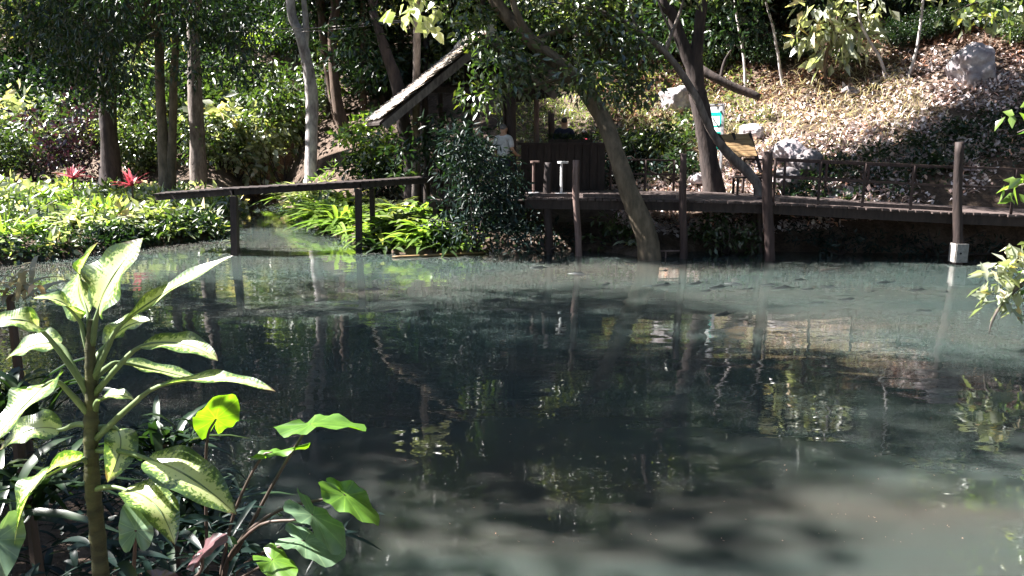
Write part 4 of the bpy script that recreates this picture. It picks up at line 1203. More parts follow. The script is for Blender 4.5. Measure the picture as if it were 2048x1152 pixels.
# dark bush at the end of the boardwalk
b = onz(955, 498, 0.1)
cl = px_clumps([(px, py, 16.5 + rc.uniform(-0.5, 0.6)) for px, py in ((925, 300), (940, 335), (975, 385), (915, 350), (940, 390), (975, 410), (1010, 400), (1030, 440), (900, 420), (930, 450), (970, 460), (1010, 470), (890, 470), (935, 285), (915, 270), (1000, 405), (985, 335), (1008, 345), (968, 315), (1015, 375), (1040, 480))])
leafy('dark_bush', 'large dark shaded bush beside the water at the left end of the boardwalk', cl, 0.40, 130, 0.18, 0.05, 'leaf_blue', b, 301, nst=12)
# leaves hanging on the right of it, in the shade
cl = px_clumps([(px, py, 17.3) for px, py in ((1060, 450), (1080, 480), (1110, 470), (1130, 490), (1070, 500))])
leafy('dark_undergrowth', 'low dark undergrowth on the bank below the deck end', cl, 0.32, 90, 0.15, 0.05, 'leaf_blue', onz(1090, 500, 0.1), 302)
# sunlit strap-leaved clumps along the stream
for i, (px, py, n, L, W, mat, lab) in enumerate((
        (600, 412, 60, 1.0, 0.11, 'leaf_lime', 'bright lime arching clump left of the footbridge middle posts, nearest the stream'),
        (640, 430, 70, 1.2, 0.14, 'leaf_lime', 'bright arching clump of broad strap leaves below the footbridge'),
        (690, 448, 70, 1.15, 0.14, 'leaf_lime', 'lime arching clump just left of the footbridge middle post'),
        (665, 405, 50, 0.9, 0.10, 'leaf_light', 'pale arching clump behind the lime clumps under the footbridge'),
        (770, 468, 80, 1.0, 0.15, 'leaf_lime', 'leafy clump with broad pointed leaves right of the footbridge middle post'),
        (815, 462, 80, 1.05, 0.15, 'leaf_light', 'pale broad-leaved clump at the waterside left of the dark bush'),
        (860, 470, 60, 0.9, 0.14, 'leaf_lime', 'green broad-leaved clump touching the dark bush'),
        (745, 440, 40, 0.70, 0.11, 'leaf_lime', 'lime clump tucked behind the footbridge middle post'),
        (800, 395, 46, 0.75, 0.05, 'leaf_straw', 'dry straw-coloured grass tuft behind the pale broad-leaved clump'),
        (590, 385, 40, 0.8, 0.09, 'leaf_pale', 'pale sunlit clump where the stream disappears'),
        (575, 400, 60, 1.3, 0.13, 'leaf_lime', 'tall lime clump at the left end of the row under the footbridge'),
        (620, 398, 60, 1.3, 0.13, 'leaf_pale', 'tall bleached clump rising behind the footbridge beam, left of the middle posts'),
        (660, 440, 60, 1.2, 0.14, 'leaf_lime', 'wide lime clump hanging to the water under the footbridge middle'),
        (700, 420, 60, 1.2, 0.13, 'leaf_light', 'light green clump behind the footbridge middle post'),
        (840, 440, 60, 1.0, 0.13, 'leaf_lime', 'lime clump between the footbridge end and the dark bush'),
        (785, 432, 60, 1.0, 0.12, 'leaf_light', 'light green clump below the right end of the footbridge'))):
    b = hit(px, py)
    if b.z < 0.02:
        b.z = 0.02
    strap_plant('strap_leaved_plant', lab, b, n, L, W, mat, 320 + i, (0.35, 1.35), 0.95, rad=0.16)
for i, (px, py, r, mat, L, W, n, lab) in enumerate((
        (745, 262, 0.55, 'leaf_lime', 0.26, 0.11, 30, 'yellow-green shrub just left of the roof eave'),
        (735, 330, 0.55, 'leaf_mid', 0.20, 0.09, 50, 'green fern-like shrub behind the footbridge rail, below the eave'),
        (770, 335, 0.5, 'leaf_dark', 0.20, 0.08, 50, 'dark shrub at the foot of the eave trunk'),
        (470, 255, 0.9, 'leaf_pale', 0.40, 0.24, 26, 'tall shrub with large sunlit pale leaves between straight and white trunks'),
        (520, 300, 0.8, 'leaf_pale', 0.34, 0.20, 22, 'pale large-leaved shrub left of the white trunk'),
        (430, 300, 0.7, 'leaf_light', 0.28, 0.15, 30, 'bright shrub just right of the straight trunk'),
        (270, 270, 0.7, 'leaf_light', 0.24, 0.14, 40, 'sunlit shrub between the dark trunk and the twin stems'),
        (140, 260, 0.9, 'leaf_maroon', 0.24, 0.12, 60, 'dark purple-leaved shrub left of the dark trunk'),
        (60, 300, 0.9, 'leaf_mid', 0.22, 0.10, 60, 'green shrub at the left edge behind the bank'),
        (880, 300, 0.5, 'leaf_dark', 0.18, 0.07, 60, 'dark shrub under the left roof slope'),
        (560, 260, 0.6, 'leaf_light', 0.26, 0.15, 24, 'shrub with speckled sunlit leaves beside the white trunk'))):
    Y = {0: 23.5, 1: 23.2, 2: 23.4, 9: 18.6}.get(i, 30.5 if px > 350 else 31.0)
    c = at(px, py, Y)
    gz = hz(c.x, Y)
    base = Vector((c.x, Y, gz))
    cl = np.array([(c + Vector((rc.normal() * r * 0.9, rc.normal() * r * 0.6, rc.normal() * r * 0.8)))[:] for _ in range(16)])
    cl[:, 2] = np.maximum(cl[:, 2], gz + 0.2)
    leafy('shrub', lab, cl, r * 0.62, n, L, W, mat, base, 340 + i, cat='shrub')
# shrubs under the boardwalk
for i, (pts, mat, L, W, n, base, lab) in enumerate((
        (((1215, 440), (1240, 455), (1225, 475), (1265, 470), (1195, 480), (1250, 485)), 'leaf_mid', 0.17, 0.075, 34, (1235, 498), 'leafy shrub under the boardwalk at the foot of the leaning trunk'),
        (((1410, 460), (1440, 450), (1470, 470), (1495, 460), (1425, 478), (1460, 490), (1505, 485), (1390, 468), (1432, 436)), 'leaf_mid', 0.16, 0.06, 46, (1455, 503), 'bushy green shrub under the boardwalk between the two slim posts'),
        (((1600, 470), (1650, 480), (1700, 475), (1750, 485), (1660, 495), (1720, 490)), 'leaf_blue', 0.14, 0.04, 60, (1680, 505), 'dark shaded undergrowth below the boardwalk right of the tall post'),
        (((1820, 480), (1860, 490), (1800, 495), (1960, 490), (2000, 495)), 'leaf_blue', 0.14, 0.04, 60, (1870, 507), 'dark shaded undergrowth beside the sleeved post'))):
    b = onz(base[0], base[1], 0.05)
    cl = px_clumps([(px, py, b.y + rc.uniform(-0.3, 0.4)) for px, py in pts])
    leafy('bank_shrub', lab, cl, 0.24, n, L, W, mat, b, 360 + i, cat='shrub', up=0.5)
strap_plant('broad_leaved_plant', 'small plant with a few big pale leaves below the leaning trunk', onz(1262, 500, 0.1) + Vector((0, 0, 0.1)), 9, 0.42, 0.15, 'leaf_pale', 371, (0.5, 1.2), 1.2, single=True)

# shrubs on the slope behind the deck
for i, (px, py, r, mat) in enumerate(((1255, 300, .4, 'leaf_mid'), (1300, 280, .4, 'leaf_dark'), (1340, 300, .4, 'leaf_mid'), (1290, 330, .35, 'leaf_blue'), (1370, 260, .4, 'leaf_mid'), (1230, 345, .3, 'leaf_blue'), (1350, 340, .3, 'leaf_dark'))):
    b = hit(px, py + 20)
    cl = np.array([(b + Vector((rc.normal() * r, rc.normal() * r, abs(rc.normal()) * r * 0.7 + 0.12)))[:] for _ in range(12)])
    leafy('slope_shrub', ('low leafy shrub behind the leaning trunk, left of the forked trunk', 'low shrub on the slope right of the leaning trunk', 'low green shrub left of the forked trunk')[i % 3], cl, 0.26, 46, 0.14, 0.07, mat, b, 380 + i, cat='shrub', group=f'low shrubs on the slope behind the deck {("a", "b", "c")[i % 3]}')
# shaded leafy growth on the dark part of the slope
n_ = 240
xx = rf.uniform(6.2, 13.5, n_); yy = rf.uniform(17.9, 19.6, n_) - (xx - 6) * 0.06
lv = leaves(np.stack([xx, yy, height(xx, yy) + 0.12], 1), 0.26, 26, 0.13, 0.06, rf, 0.0)
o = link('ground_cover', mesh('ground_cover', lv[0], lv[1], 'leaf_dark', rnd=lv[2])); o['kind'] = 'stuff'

# dry leaves on the slope and the banks
n_ = 56000
xx = rf.uniform(2.5, 15, n_ * 2); yy = rf.uniform(17.5, 30, n_ * 2)
dn = np.sin(xx * 2.1 + 1.7 * np.sin(yy * 1.1)) * np.cos(yy * 2.6 + 1.3 * np.sin(xx * 1.6)) + 0.5 * np.sin(xx * 5.3 + yy * 3.1)
k = rf.uniform(-1.3, 0.9, n_ * 2) < dn
xx, yy = xx[k], yy[k]; n_ = len(xx)
P = np.stack([xx, yy, height(xx, yy) + rf.uniform(0.005, 0.06, n_)], 1)
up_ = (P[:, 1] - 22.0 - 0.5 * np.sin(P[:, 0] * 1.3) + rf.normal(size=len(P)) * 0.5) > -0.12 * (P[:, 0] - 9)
for sel, m_, nm_ in ((~up_, 'litter', 'dry_leaf_litter'), (up_, 'litter_brown', 'shade_brown_leaf_litter')):  # uphill litter is darker brown: the slope's shade put into its colour
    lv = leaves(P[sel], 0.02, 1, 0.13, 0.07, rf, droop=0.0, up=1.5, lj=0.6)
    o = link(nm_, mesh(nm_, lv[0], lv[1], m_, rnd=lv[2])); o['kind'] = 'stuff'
# dry grass along the upper edge of the sunlit slope
n_ = 3400
cx = rf.uniform(3.2, 10.5, n_); cyy = 21.6 + rf.normal(size=n_) * 1.3 - (cx - 6) * 0.12
gs = straps(np.stack([cx, cyy, height(cx, cyy)], 1), rf.uniform(0, 6.28, n_), rf.uniform(0.25, 0.6, n_), 0.018, rf.uniform(0.7, 1.4, n_), rf, 0.9, seg=3)
o = link('dry_grass', mesh('dry_grass', gs[0], gs[1], 'leaf_straw', rnd=gs[2])); o['kind'] = 'stuff'
n_ = 5000
cx = rf.uniform(-0.5, 7.0, n_); cyy = rf.uniform(21.5, 27.5, n_)
gs = straps(np.stack([cx, cyy, height(cx, cyy)], 1), rf.uniform(0, 6.28, n_), rf.uniform(0.2, 0.5, n_), 0.03, rf.uniform(0.5, 1.3, n_), rf, 0.9, seg=3)
o = link('green_grass', mesh('green_grass', gs[0], gs[1], 'leaf_light', rnd=gs[2])); o['kind'] = 'stuff'

# left bank: a carpet of leafy ground cover with taller plants standing out of it
n_ = 900
xx = rf.uniform(-17, -5.8, n_ * 3); yy = rf.uniform(15.5, 27, n_ * 3)
k = (shore_dist(xx, yy) > 0.05) & (xx < -5.5)
xx, yy = xx[k][:n_], yy[k][:n_]
kindn = np.sin(xx * 1.7 + 1.1 * np.sin(yy * 1.3)) + np.cos(yy * 1.9 + 0.8 * np.sin(xx * 1.1)) + rf.normal(size=len(xx)) * 0.35
for lo, hi_, m_, L_, W_, nn_ in ((-3, -0.9, 'leaf_mid', 0.24, 0.08, 14), (-0.5, 0.25, 'leaf_light', 0.20, 0.11, 14), (0.4, 0.95, 'leaf_pale', 0.28, 0.16, 8), (1.15, 3, 'leaf_lime', 0.34, 0.07, 10)):
    q = (kindn > lo) & (kindn < hi_)
    lv = leaves(np.stack([xx[q], yy[q], height(xx[q], yy[q]) + 0.07 + 0.14 * rf.uniform(0, 1, q.sum()) ** 2], 1), 0.22, nn_, L_, W_, rf, 0.0, up=0.7)
    o = link('ground_cover', mesh('ground_cover', lv[0], lv[1], m_, rnd=lv[2])); o['kind'] = 'stuff'
n_ = 500
xx = rf.uniform(-16, -5.8, n_ * 4); yy = rf.uniform(14.8, 20.5, n_ * 4)
dd = shore_dist(xx, yy)
k = (dd > -0.12) & (dd < 0.5)
xx, yy = xx[k][:n_], yy[k][:n_]
lv = leaves(np.stack([xx, yy, np.maximum(height(xx, yy), 0) + 0.16], 1), 0.2, 26, 0.15, 0.055, rf, 0.2, up=0.7)
o = link('bank_edge_growth', mesh('bank_edge_growth', lv[0], lv[1], 'leaf_dark', rnd=lv[2])); o['kind'] = 'stuff'
for i, (px, py, n, L, W, mat, lab) in enumerate((
        (40, 400, 46, 0.9, 0.10, 'leaf_light', 'pale arching plant at the left edge of the bank'),
        (95, 405, 46, 0.85, 0.10, 'leaf_lime', 'lime arching plant left of the upper red plant'),
        (30, 440, 40, 0.8, 0.10, 'leaf_pale', 'bleached arching plant low at the left edge'),
        (170, 440, 46, 0.7, 0.10, 'leaf_light', 'pale leafy plant on the bank below the upper red plant'),
        (215, 405, 60, 0.75, 0.05, 'leaf_mid', 'clump of upright green blades in front of the dark trunk'),
        (245, 402, 50, 0.7, 0.05, 'leaf_mid', 'green upright blades left of the lower red plant'),
        (190, 460, 46, 0.5, 0.12, 'leaf_pale', 'white sunlit broad leaves in the middle of the left bank'),
        (240, 458, 46, 0.5, 0.12, 'leaf_pale', 'white sunlit broad leaves below the lower red plant'),
        (315, 440, 40, 0.6, 0.11, 'leaf_light', 'broad-leaved plant at the foot of the twin stems'),
        (370, 440, 40, 0.6, 0.12, 'leaf_mid', 'dark glossy plant under the footbridge, right of the twin stems'),
        (410, 455, 40, 0.55, 0.10, 'leaf_light', 'pale plant overhanging the water left of the first footbridge post'),
        (350, 470, 40, 0.5, 0.10, 'leaf_light', 'low plant at the water edge below the twin stems'),
        (290, 482, 40, 0.45, 0.09, 'leaf_mid', 'low green plant at the water edge left of the footbridge'),
        (400, 410, 40, 0.7, 0.08, 'leaf_lime', 'lime plant behind the footbridge at the straight trunk'))):
    strap_plant('bank_plant', lab, hit(px, py), n, L, W, mat, 400 + i, (0.3, 1.3), 0.9, rad=0.14, group=None)
for i, (px, py, lab) in enumerate(((150, 400, 'red cordyline plant, the upper left one of the two, in front of the dark trunk'), (268, 418, 'red cordyline plant, the lower one of the two, left of the twin stems'))):
    strap_plant('red_cordyline', lab, hit(px, py), 26, 0.62, 0.085, 'leaf_red', 430 + i, (0.25, 1.4), 0.5, single=True, rad=0.03, stem=0.6)

# more arching plants filling the left bank, and the waterside right of the footbridge
for i in range(46):
    px, py = rf.uniform(0, 430), rf.uniform(395, 470)
    b = hit(px, py)
    if b.z < 0.1:
        continue
    m_ = ['leaf_light', 'leaf_lime', 'leaf_pale', 'leaf_mid'][int(rf.choice(4, p=[.35, .2, .2, .25]))]
    strap_plant('bank_plant', {'leaf_light': 'light green arching plant in the sunlit bed of the left bank', 'leaf_lime': 'lime arching plant in the sunlit bed of the left bank', 'leaf_pale': 'bleached pale arching plant in the sunlit bed of the left bank', 'leaf_mid': 'deep green arching plant in the sunlit bed of the left bank'}[m_],
                b, 30, float(rf.uniform(0.4, 0.8)), float(rf.uniform(0.05, 0.11)), m_, 500 + i, (0.3, 1.3), 0.95, rad=0.12, group='arching plants of the left bank, ' + m_.split('_')[1])
for i, (px, py) in enumerate(((735, 490), (755, 497), (785, 503), (815, 505), (845, 505), (880, 507), (920, 506), (770, 500), (800, 492), (835, 502), (870, 495), (905, 500), (690, 476), (655, 464), (850, 480), (625, 450), (890, 485))):
    b = onz(px, py); b.z = max(hz(b.x, b.y), 0.02)
    strap_plant('waterside_plant', 'mid-green pointed-leaved plant leaning over the water between footbridge and dark bush', b, 34, float(rf.uniform(0.5, 0.8)), 0.11, 'leaf_mid' if i % 3 else 'leaf_lime', 560 + i, (0.3, 1.3), 1.0, rad=0.14, group='plants along the waterside right of the footbridge')

# ------------------------------------------------------------------ near plants, lower left
def bezier(a, c, b, t):
    return a * ((1 - t) ** 2) + c * (2 * t * (1 - t)) + b * (t * t)
cane_base = Vector((at(196, 1152, 2.35).x, 2.35, hz(at(196, 1152, 2.35).x, 2.35)))
cane = thing('dumb_cane', 'tall variegated dumb cane plant with cream-speckled leaves at the lower left', 'plant', cane_base)
D0 = 2.35
V, Fa = tube([cane_base - Vector((0, 0, 0.1)), at(198, 1100, D0), at(186, 980, D0), at(182, 880, D0), at(183, 780, D0), at(180, 690, D0), at(182, 640, D0)], [float(np.interp(q / 80, [0, .17, .33, .5, .67, .83, 1], [0.026, 0.025, 0.023, 0.022, 0.019, 0.014, 0.008])) * (1.09 if q % 5 == 0 else 1.0 - 0.012 * (q % 5)) for q in range(81)], n=80, ring=12, seed=9, rough=0.05)
part(cane, 'stem', V, Fa, 'stem_brown', smooth=True)
rl = random.Random(3)
def cane_leaf(stalk0, base, mid, tip, width, nrm, wave=0.05, fold=0.25, mat='variegated_leaf', parent=None, label=None, stalk_mat='stalk_green'):
    """stalk0, base, mid, tip: (px, py, distance); width in metres; nrm: which way the upper face looks"""
    parent = parent or cane
    s0, b, m, t = (at(*q) for q in (stalk0, base, mid, tip))
    ctrl = m * 2 - (b + t) * 0.5
    nu, nv = 18, 10
    V, UV = [], []
    nrm = Vector(nrm).normalized()
    ph = rl.uniform(0, 6)
    for i in range(nu + 1):
        u = i / nu
        c = bezier(b, ctrl, t, u)
        tg = (bezier(b, ctrl, t, min(u + 0.02, 1)) - bezier(b, ctrl, t, max(u - 0.02, 0))).normalized()
        s = tg.cross(nrm).normalized(); n2 = s.cross(tg).normalized()
        w = width * 0.5 * max(math.sin(math.pi * (0.04 + 0.96 * u) ** 0.80), 0.0) ** 0.75 if u < 1 else 0.0
        for j in range(nv + 1):
            v = j / nv * 2 - 1
            p = c + s * (v * w) + n2 * (abs(v) ** 1.3 * w * fold + wave * w * v * v * math.sin(u * 15 + ph + (2 if v > 0 else 0)) * 3)
            V.append(p[:]); UV.append((u, j / nv))
    q = []
    for i in range(nu):
        for j in range(nv):
            a = i * (nv + 1) + j
            q.append((a, a + 1, a + nv + 2, a + nv + 1))
    lf = part(parent, 'leaf', V, np.array(q), mat, uv=UV, smooth=True, rnd=np.full(len(V), rl.random()))
    if label:
        lf['label'] = label
    r0 = 0.011 if parent is cane else 0.006
    md = s0.lerp(b, 0.5) + Vector((0, 0, 0.01))
    tubep = tube([s0, md, b, bezier(b, ctrl, t, 0.5), bezier(b, ctrl, t, 0.85)], [r0, r0 * 0.8, r0 * 0.55, r0 * 0.3, r0 * 0.1], n=16, ring=7, rough=0.02)
    part(lf, 'leaf_stalk', tubep[0], tubep[1], stalk_mat, smooth=True)
    return lf
d = D0
cane_leaf((182, 700, d), (176, 628, d + .02), (158, 560, d + .10), (196, 484, d + .12), 0.16, (-0.75, -0.25, 0.7), label='bleached white sunlit leaf standing behind the big speckled leaf')
cane_leaf((184, 690, d), (197, 622, d - .01), (222, 560, d - .02), (286, 476, d + .02), 0.20, (-0.45, -0.75, 0.45), label='big upright cream leaf with green speckled margin')
cane_leaf((186, 760, d), (244, 648, d - .03), (340, 580, d - .06), (466, 511, d - .05), 0.085, (-0.4, -0.45, 0.8))
cane_leaf((188, 790, d), (284, 692, d - .05), (365, 688, d - .12), (436, 722, d - .16), 0.085, (0.1, -0.45, 0.85))
cane_leaf((190, 880, d), (318, 772, d - .08), (430, 758, d - .2), (552, 783, d - .25), 0.075, (0.0, -0.12, 1))
cane_leaf((180, 790, d), (84, 662, d - .06), (40, 640, d - .10), (-40, 650, d - .12), 0.085, (-0.1, -0.55, 0.8))
cane_leaf((178, 830, d), (108, 762, d - .10), (60, 800, d - .2), (-30, 900, d - .28), 0.15, (-0.35, -0.55, 0.75))
cane_leaf((180, 930, d), (158, 922, d - .05), (70, 970, d - .18), (28, 1098, d - .24), 0.16, (-0.6, -0.4, 0.55))
cane_leaf((190, 900, d), (296, 918, d - .05), (380, 955, d - .12), (474, 1030, d - .15), 0.14, (0.3, -0.55, 0.7))
cane_leaf((182, 720, d), (158, 640, d), (122, 604, d - .03), (66, 596, d - .05), 0.09, (-0.25, -0.25, 0.95))
cane_leaf((184, 740, d), (212, 690, d + .08), (250, 655, d + .12), (300, 640, d + .14), 0.10, (-0.3, -0.5, 0.7))
cane_leaf((190, 820, d), (200, 800, d - .06), (232, 790, d - .08), (268, 800, d - .10), 0.05, (0.1, -0.35, 0.9))
cane_leaf((180, 800, d), (120, 690, d + .06), (70, 690, d + .05), (10, 720, d + .05), 0.11, (-0.3, -0.4, 0.8))
cane_leaf((184, 860, d), (235, 860, d + .05), (240, 900, d - .02), (215, 965, d - .06), 0.10, (0.5, -0.6, 0.4))
cane_leaf((184, 980, d), (250, 980, d - .05), (310, 1010, d - .12), (350, 1090, d - .16), 0.12, (0.45, -0.4, 0.6))
cane_leaf((186, 760, d), (240, 725, d + .10), (320, 742, d + .15), (420, 765, d + .16), 0.075, (0.1, -0.2, 0.95))
cane_leaf((182, 850, d), (120, 860, d + .05), (60, 860, d + .02), (0, 900, d), 0.12, (-0.4, -0.5, 0.6))

def taro_leaf(parent, c, tipdir, nrm, R, stalk, mat='taro', label=None):
    """heart-shaped blade centred where the stalk joins"""
    c = at(*c)
    nrm = Vector(nrm).normalized(); td = Vector(tipdir); td = (td - nrm * td.dot(nrm)).normalized(); sd = td.cross(nrm)
    nr, na = 7, 44
    V = [c[:]]; UV = [(0.0, 0.0)]; ph = rl.uniform(0, 6)
    for i in range(1, nr + 1):
        f = i / nr
        for k in range(na):
            a = 2 * math.pi * k / na                       # 0 at the tip
            w = math.cos(a)
            r = 0.78 + 0.34 * max(w, 0) ** 3 + 0.05 * math.cos(2 * a)
            notch = math.exp(-((abs(a - math.pi)) / 0.22) ** 2)
            r *= 1 - 0.72 * notch
            p = c + td * (math.cos(a) * r * R * f) + sd * (math.sin(a) * r * R * 0.82 * f)
            p += nrm * (R * (0.10 * f * f * math.sin(3 * a + ph) + 0.05 * f ** 3 * math.sin(9 * a + ph * 2) - 0.12 * f * f * max(w, 0)))
            V.append(p[:]); UV.append((k / na + 0.5 / 11, f))
    Fa = [(0, 1 + k, 1 + (k + 1) % na) for k in range(na)]
    for i in range(nr - 1):
        for k in range(na):
            k2 = (k + 1) % na
            Fa.append((1 + i * na + k, 1 + (i + 1) * na + k, 1 + (i + 1) * na + k2, 1 + i * na + k2))
    lf = part(parent, 'leaf', V, Fa, mat, smooth=True, uv=UV, rnd=np.full(len(V), rl.uniform(0.3, 0.9)))
    if label:
        lf['label'] = label
    P = [c] + [at(*q) for q in stalk]
    tp = tube(P, [0.0045] + [0.0055 + 0.001 * i for i in range(len(P) - 1)], n=14, ring=7, rough=0.02)
    part(lf, 'leaf_stalk', tp[0], tp[1], 'stalk_dark', smooth=True)
    return lf
zb = at(445, 1175, 2.9)
taro1 = thing('taro_plant', 'taro plant with heart-shaped leaves on long dark stalks at the water edge', 'plant', Vector((zb.x, 2.9, hz(zb.x, 2.9))))
B1 = (440, 1180, 2.9)
taro_leaf(taro1, (432, 838, 2.9), (0.1, 0.1, 1), (-0.35, 0.75, 0.55), 0.135, [(414, 880, 2.9), (412, 1000, 2.92), (415, 1180, 2.95)], label='dark green round leaf held upright')
taro_leaf(taro1, (622, 848, 3.0), (1, -0.1, -0.12), (-0.1, 0.12, 1), 0.185, [(604, 872, 2.98), (545, 970, 2.95), (470, 1110, 2.9), B1], label='bright lime backlit leaf seen edge-on')
taro_leaf(taro1, (545, 905, 2.95), (0.9, 0.2, -0.12), (-0.25, 0.25, 1), 0.125, [(520, 918, 2.95), (470, 1020, 2.92), (445, 1130, 2.9), B1])
taro_leaf(taro1, (690, 990, 2.85), (1, -0.3, -0.6), (0.45, -0.12, 0.85), 0.145, [(650, 998, 2.85), (560, 1020, 2.87), (480, 1080, 2.88), B1])
taro_leaf(taro1, (625, 1030, 2.75), (0.9, -0.1, -0.85), (0.6, -0.05, 0.7), 0.15, [(590, 1040, 2.77), (520, 1050, 2.8), (460, 1110, 2.88), B1], 'taro_grey')
taro_leaf(taro1, (610, 1082, 2.8), (1, -0.2, -0.3), (0.2, -0.10, 1), 0.14, [(570, 1090, 2.8), (500, 1120, 2.85), B1], 'taro_grey')
taro_leaf(taro1, (545, 1120, 2.75), (0.8, -0.5, -0.2), (0.2, -0.3, 1), 0.10, [(510, 1140, 2.8), B1])
zb = at(265, 1190, 2.3)
taro2 = thing('taro_plant', 'pale taro leaf hanging right of the dumb cane stem near the bottom edge', 'plant', Vector((zb.x, 2.3, hz(zb.x, 2.3))))
taro_leaf(taro2, (272, 1060, 2.2), (0.0, -0.2, 1), (0.15, -0.9, 0.5), 0.085, [(270, 1090, 2.22), (265, 1190, 2.3)], 'taro_grey')
taro_leaf(taro2, (316, 1158, 2.2), (0.8, -0.2, 0.1), (0.1, -0.35, 0.9), 0.06, [(320, 1170, 2.25), (280, 1200, 2.3)], 'leaf_purple', label='pinkish purple leaf at the bottom edge')
taro_leaf(taro2, (405, 1105, 2.35), (0.3, -0.2, 0.6), (-0.6, -0.2, 0.6), 0.09, [(395, 1150, 2.35), (300, 1200, 2.3)], 'leaf_purple')
zb = at(-10, 1190, 2.2)
taro3 = thing('taro_plant', 'large grey-green taro leaf cut off by the lower left corner', 'plant', Vector((zb.x, 2.2, hz(zb.x, 2.2))))
taro_leaf(taro3, (-10, 1080, 2.1), (-0.2, -0.2, -1), (0.25, -0.9, 0.4), 0.12, [(-8, 1110, 2.12), (-10, 1190, 2.2)], 'taro_grey')
sb_ = ground_at(-4.3, 3.6)  # unseen tree added beyond the frame to shade the undergrowth
cl = np.array([(sb_ + Vector((rl.gauss(0, 0.5), rl.gauss(0, 0.9), rl.uniform(0.8, 3.05))))[:] for _ in range(70)])
make_tree('added_shade_tree', 'unseen small leafy tree added outside the left edge to shade the undergrowth', sb_, [([sb_ - Vector((0, 0, .2)), sb_ + Vector((0.1, 0, 1.2)), sb_ + Vector((0, 0.1, 2.4))], [0.06, 0.05, 0.02])] + branches(sb_ + Vector((0.1, 0, 1.2)), cl, rc, 10, 0.03), 'bark_grey', cl, 0.36, 70, 0.15, 0.06, 'leaf_mid', 610)
# shaded undergrowth around their feet
ru = np.random.default_rng(55)
n_ = 120
xx = ru.uniform(-3.6, -0.9, n_); yy = ru.uniform(2.3, 5.4, n_)
dd = shore_dist(xx, yy); k = dd > 0.05
xx, yy = xx[k], yy[k]
hgt = ru.uniform(0.05, 0.45, len(xx))
rp_ = np.repeat(np.arange(len(xx)), 15)
BB = np.stack([xx, yy, height(xx, yy) + hgt], 1)[rp_] + ru.normal(size=(len(rp_), 3)) * np.array([0.09, 0.09, 0.07])
sv1 = straps(BB, ru.uniform(0, 6.28, len(rp_)), ru.uniform(0.08, 0.2, len(rp_)), ru.uniform(0.012, 0.032, len(rp_)), ru.uniform(-0.2, 1.1, len(rp_)), ru, 1.0, seg=5, twist=0.6)
o = link('undergrowth', mesh('undergrowth', sv1[0], sv1[1], 'leaf_blue', rnd=sv1[2], smooth=True)); o['kind'] = 'stuff'
for i, (px, py, Y, n, L, W, mat, lab) in enumerate(((60, 1010, 2.9, 30, 0.45, 0.05, 'leaf_dark', 'dark fern-like plant behind the drooping dumb cane leaf'), (330, 900, 3.3, 34, 0.38, 0.035, 'leaf_dark', 'glossy narrow-leaved plant right of the dumb cane stem'), (30, 830, 3.4, 34, 0.5, 0.06, 'leaf_dark', 'dark leafy plant at the left edge behind the dumb cane'), (400, 1060, 3.2, 34, 0.4, 0.04, 'leaf_dark', 'dark narrow-leaved plant among the taro stalks'), (20, 600, 4.6, 30, 0.45, 0.04, 'leaf_straw', 'straw-coloured plant at the left edge over the water'))):
    c = at(px, py, Y)
    b = Vector((c.x, Y, hz(c.x, Y)))
    strap_plant('near_plant', lab, b, n, L, W, mat, 450 + i, (0.4, 1.4), 0.9, rad=0.08, stem=max(c.z - b.z, 0.02))

# ------------------------------------------------------------------ branches reaching in from the right
def leaf_parts(t, pos, L, W, mat, rng, n, spread, droop=0.7):
    """separate large leaves round a twig end"""
    for i in range(n):
        c = np.array(pos)[None] + rng.normal(size=(1, 3)) * spread * 0.6
        lv = leaves(c, 0.01, 1, L, W, rng, droop, 0.7)
        part(t, 'leaf', lv[0], lv[1], mat, rnd=lv[2])
rr_ = np.random.default_rng(88)
bx = Vector((9.6, 9.3, hz(9.6, 9.3)))
ov = thing('overhanging_tree', 'tree outside the right edge whose sunlit leafy twigs reach over the water', 'tree', bx)
stems = [([bx - Vector((0, 0, .3)), bx + Vector((-0.3, 0, 1.5)), bx + Vector((-0.8, 0, 3.2)), bx + Vector((-0.6, 0.3, 5.5))], [0.16, 0.14, 0.11, 0.05]),
         ([bx + Vector((-0.3, 0, 1.3)), at(2120, 560, 9.2), at(2060, 560, 9.1), at(2010, 600, 9.05), at(1985, 640, 9.0), at(1978, 668, 9.0)], [0.06, 0.04, 0.028, 0.018, 0.012, 0.006]),
         ([bx + Vector((-0.5, 0, 2.0)), at(2130, 400, 9.3), at(2060, 370, 9.3), at(2010, 380, 9.3)], [0.05, 0.03, 0.02, 0.006]),
         ([bx + Vector((-0.6, 0, 2.6)), at(2130, 250, 9.3), at(2080, 250, 9.3), at(2035, 265, 9.3)], [0.05, 0.03, 0.02, 0.006])]
V, Fa = merge([tube(p, r, n=16, ring=7, seed=i) for i, (p, r) in enumerate(stems)])
part(ov, 'trunk', V, Fa, 'bark_grey', smooth=True)
for px, py, n in ((2010, 520, 20), (1988, 548, 20), (2035, 505, 16), (2030, 555, 18), (1982, 588, 18), (2008, 598, 12), (2045, 605, 10), (2045, 535, 14), (2030, 372, 8), (2010, 380, 4), (2045, 262, 6), (2042, 215, 5)):
    leaf_parts(ov, at(px, py, 9.1), 0.19, 0.085, 'leaf_pale' if py > 480 else 'leaf_lime', rr_, n, 0.11, 0.5)
for q in ((2100, 560), (2080, 575), (2130, 545), (2160, 550), (2100, 380), (2150, 395), (2080, 365), (2110, 255), (2150, 262), (2200, 420), (2200, 545), (2230, 300)):
    lv = leaves([at(q[0], q[1], 9.2)], 0.2, 14, 0.18, 0.08, rr_, 0.4); part(ov, 'leaf_spray', lv[0], lv[1], 'leaf_lime', rnd=lv[2])
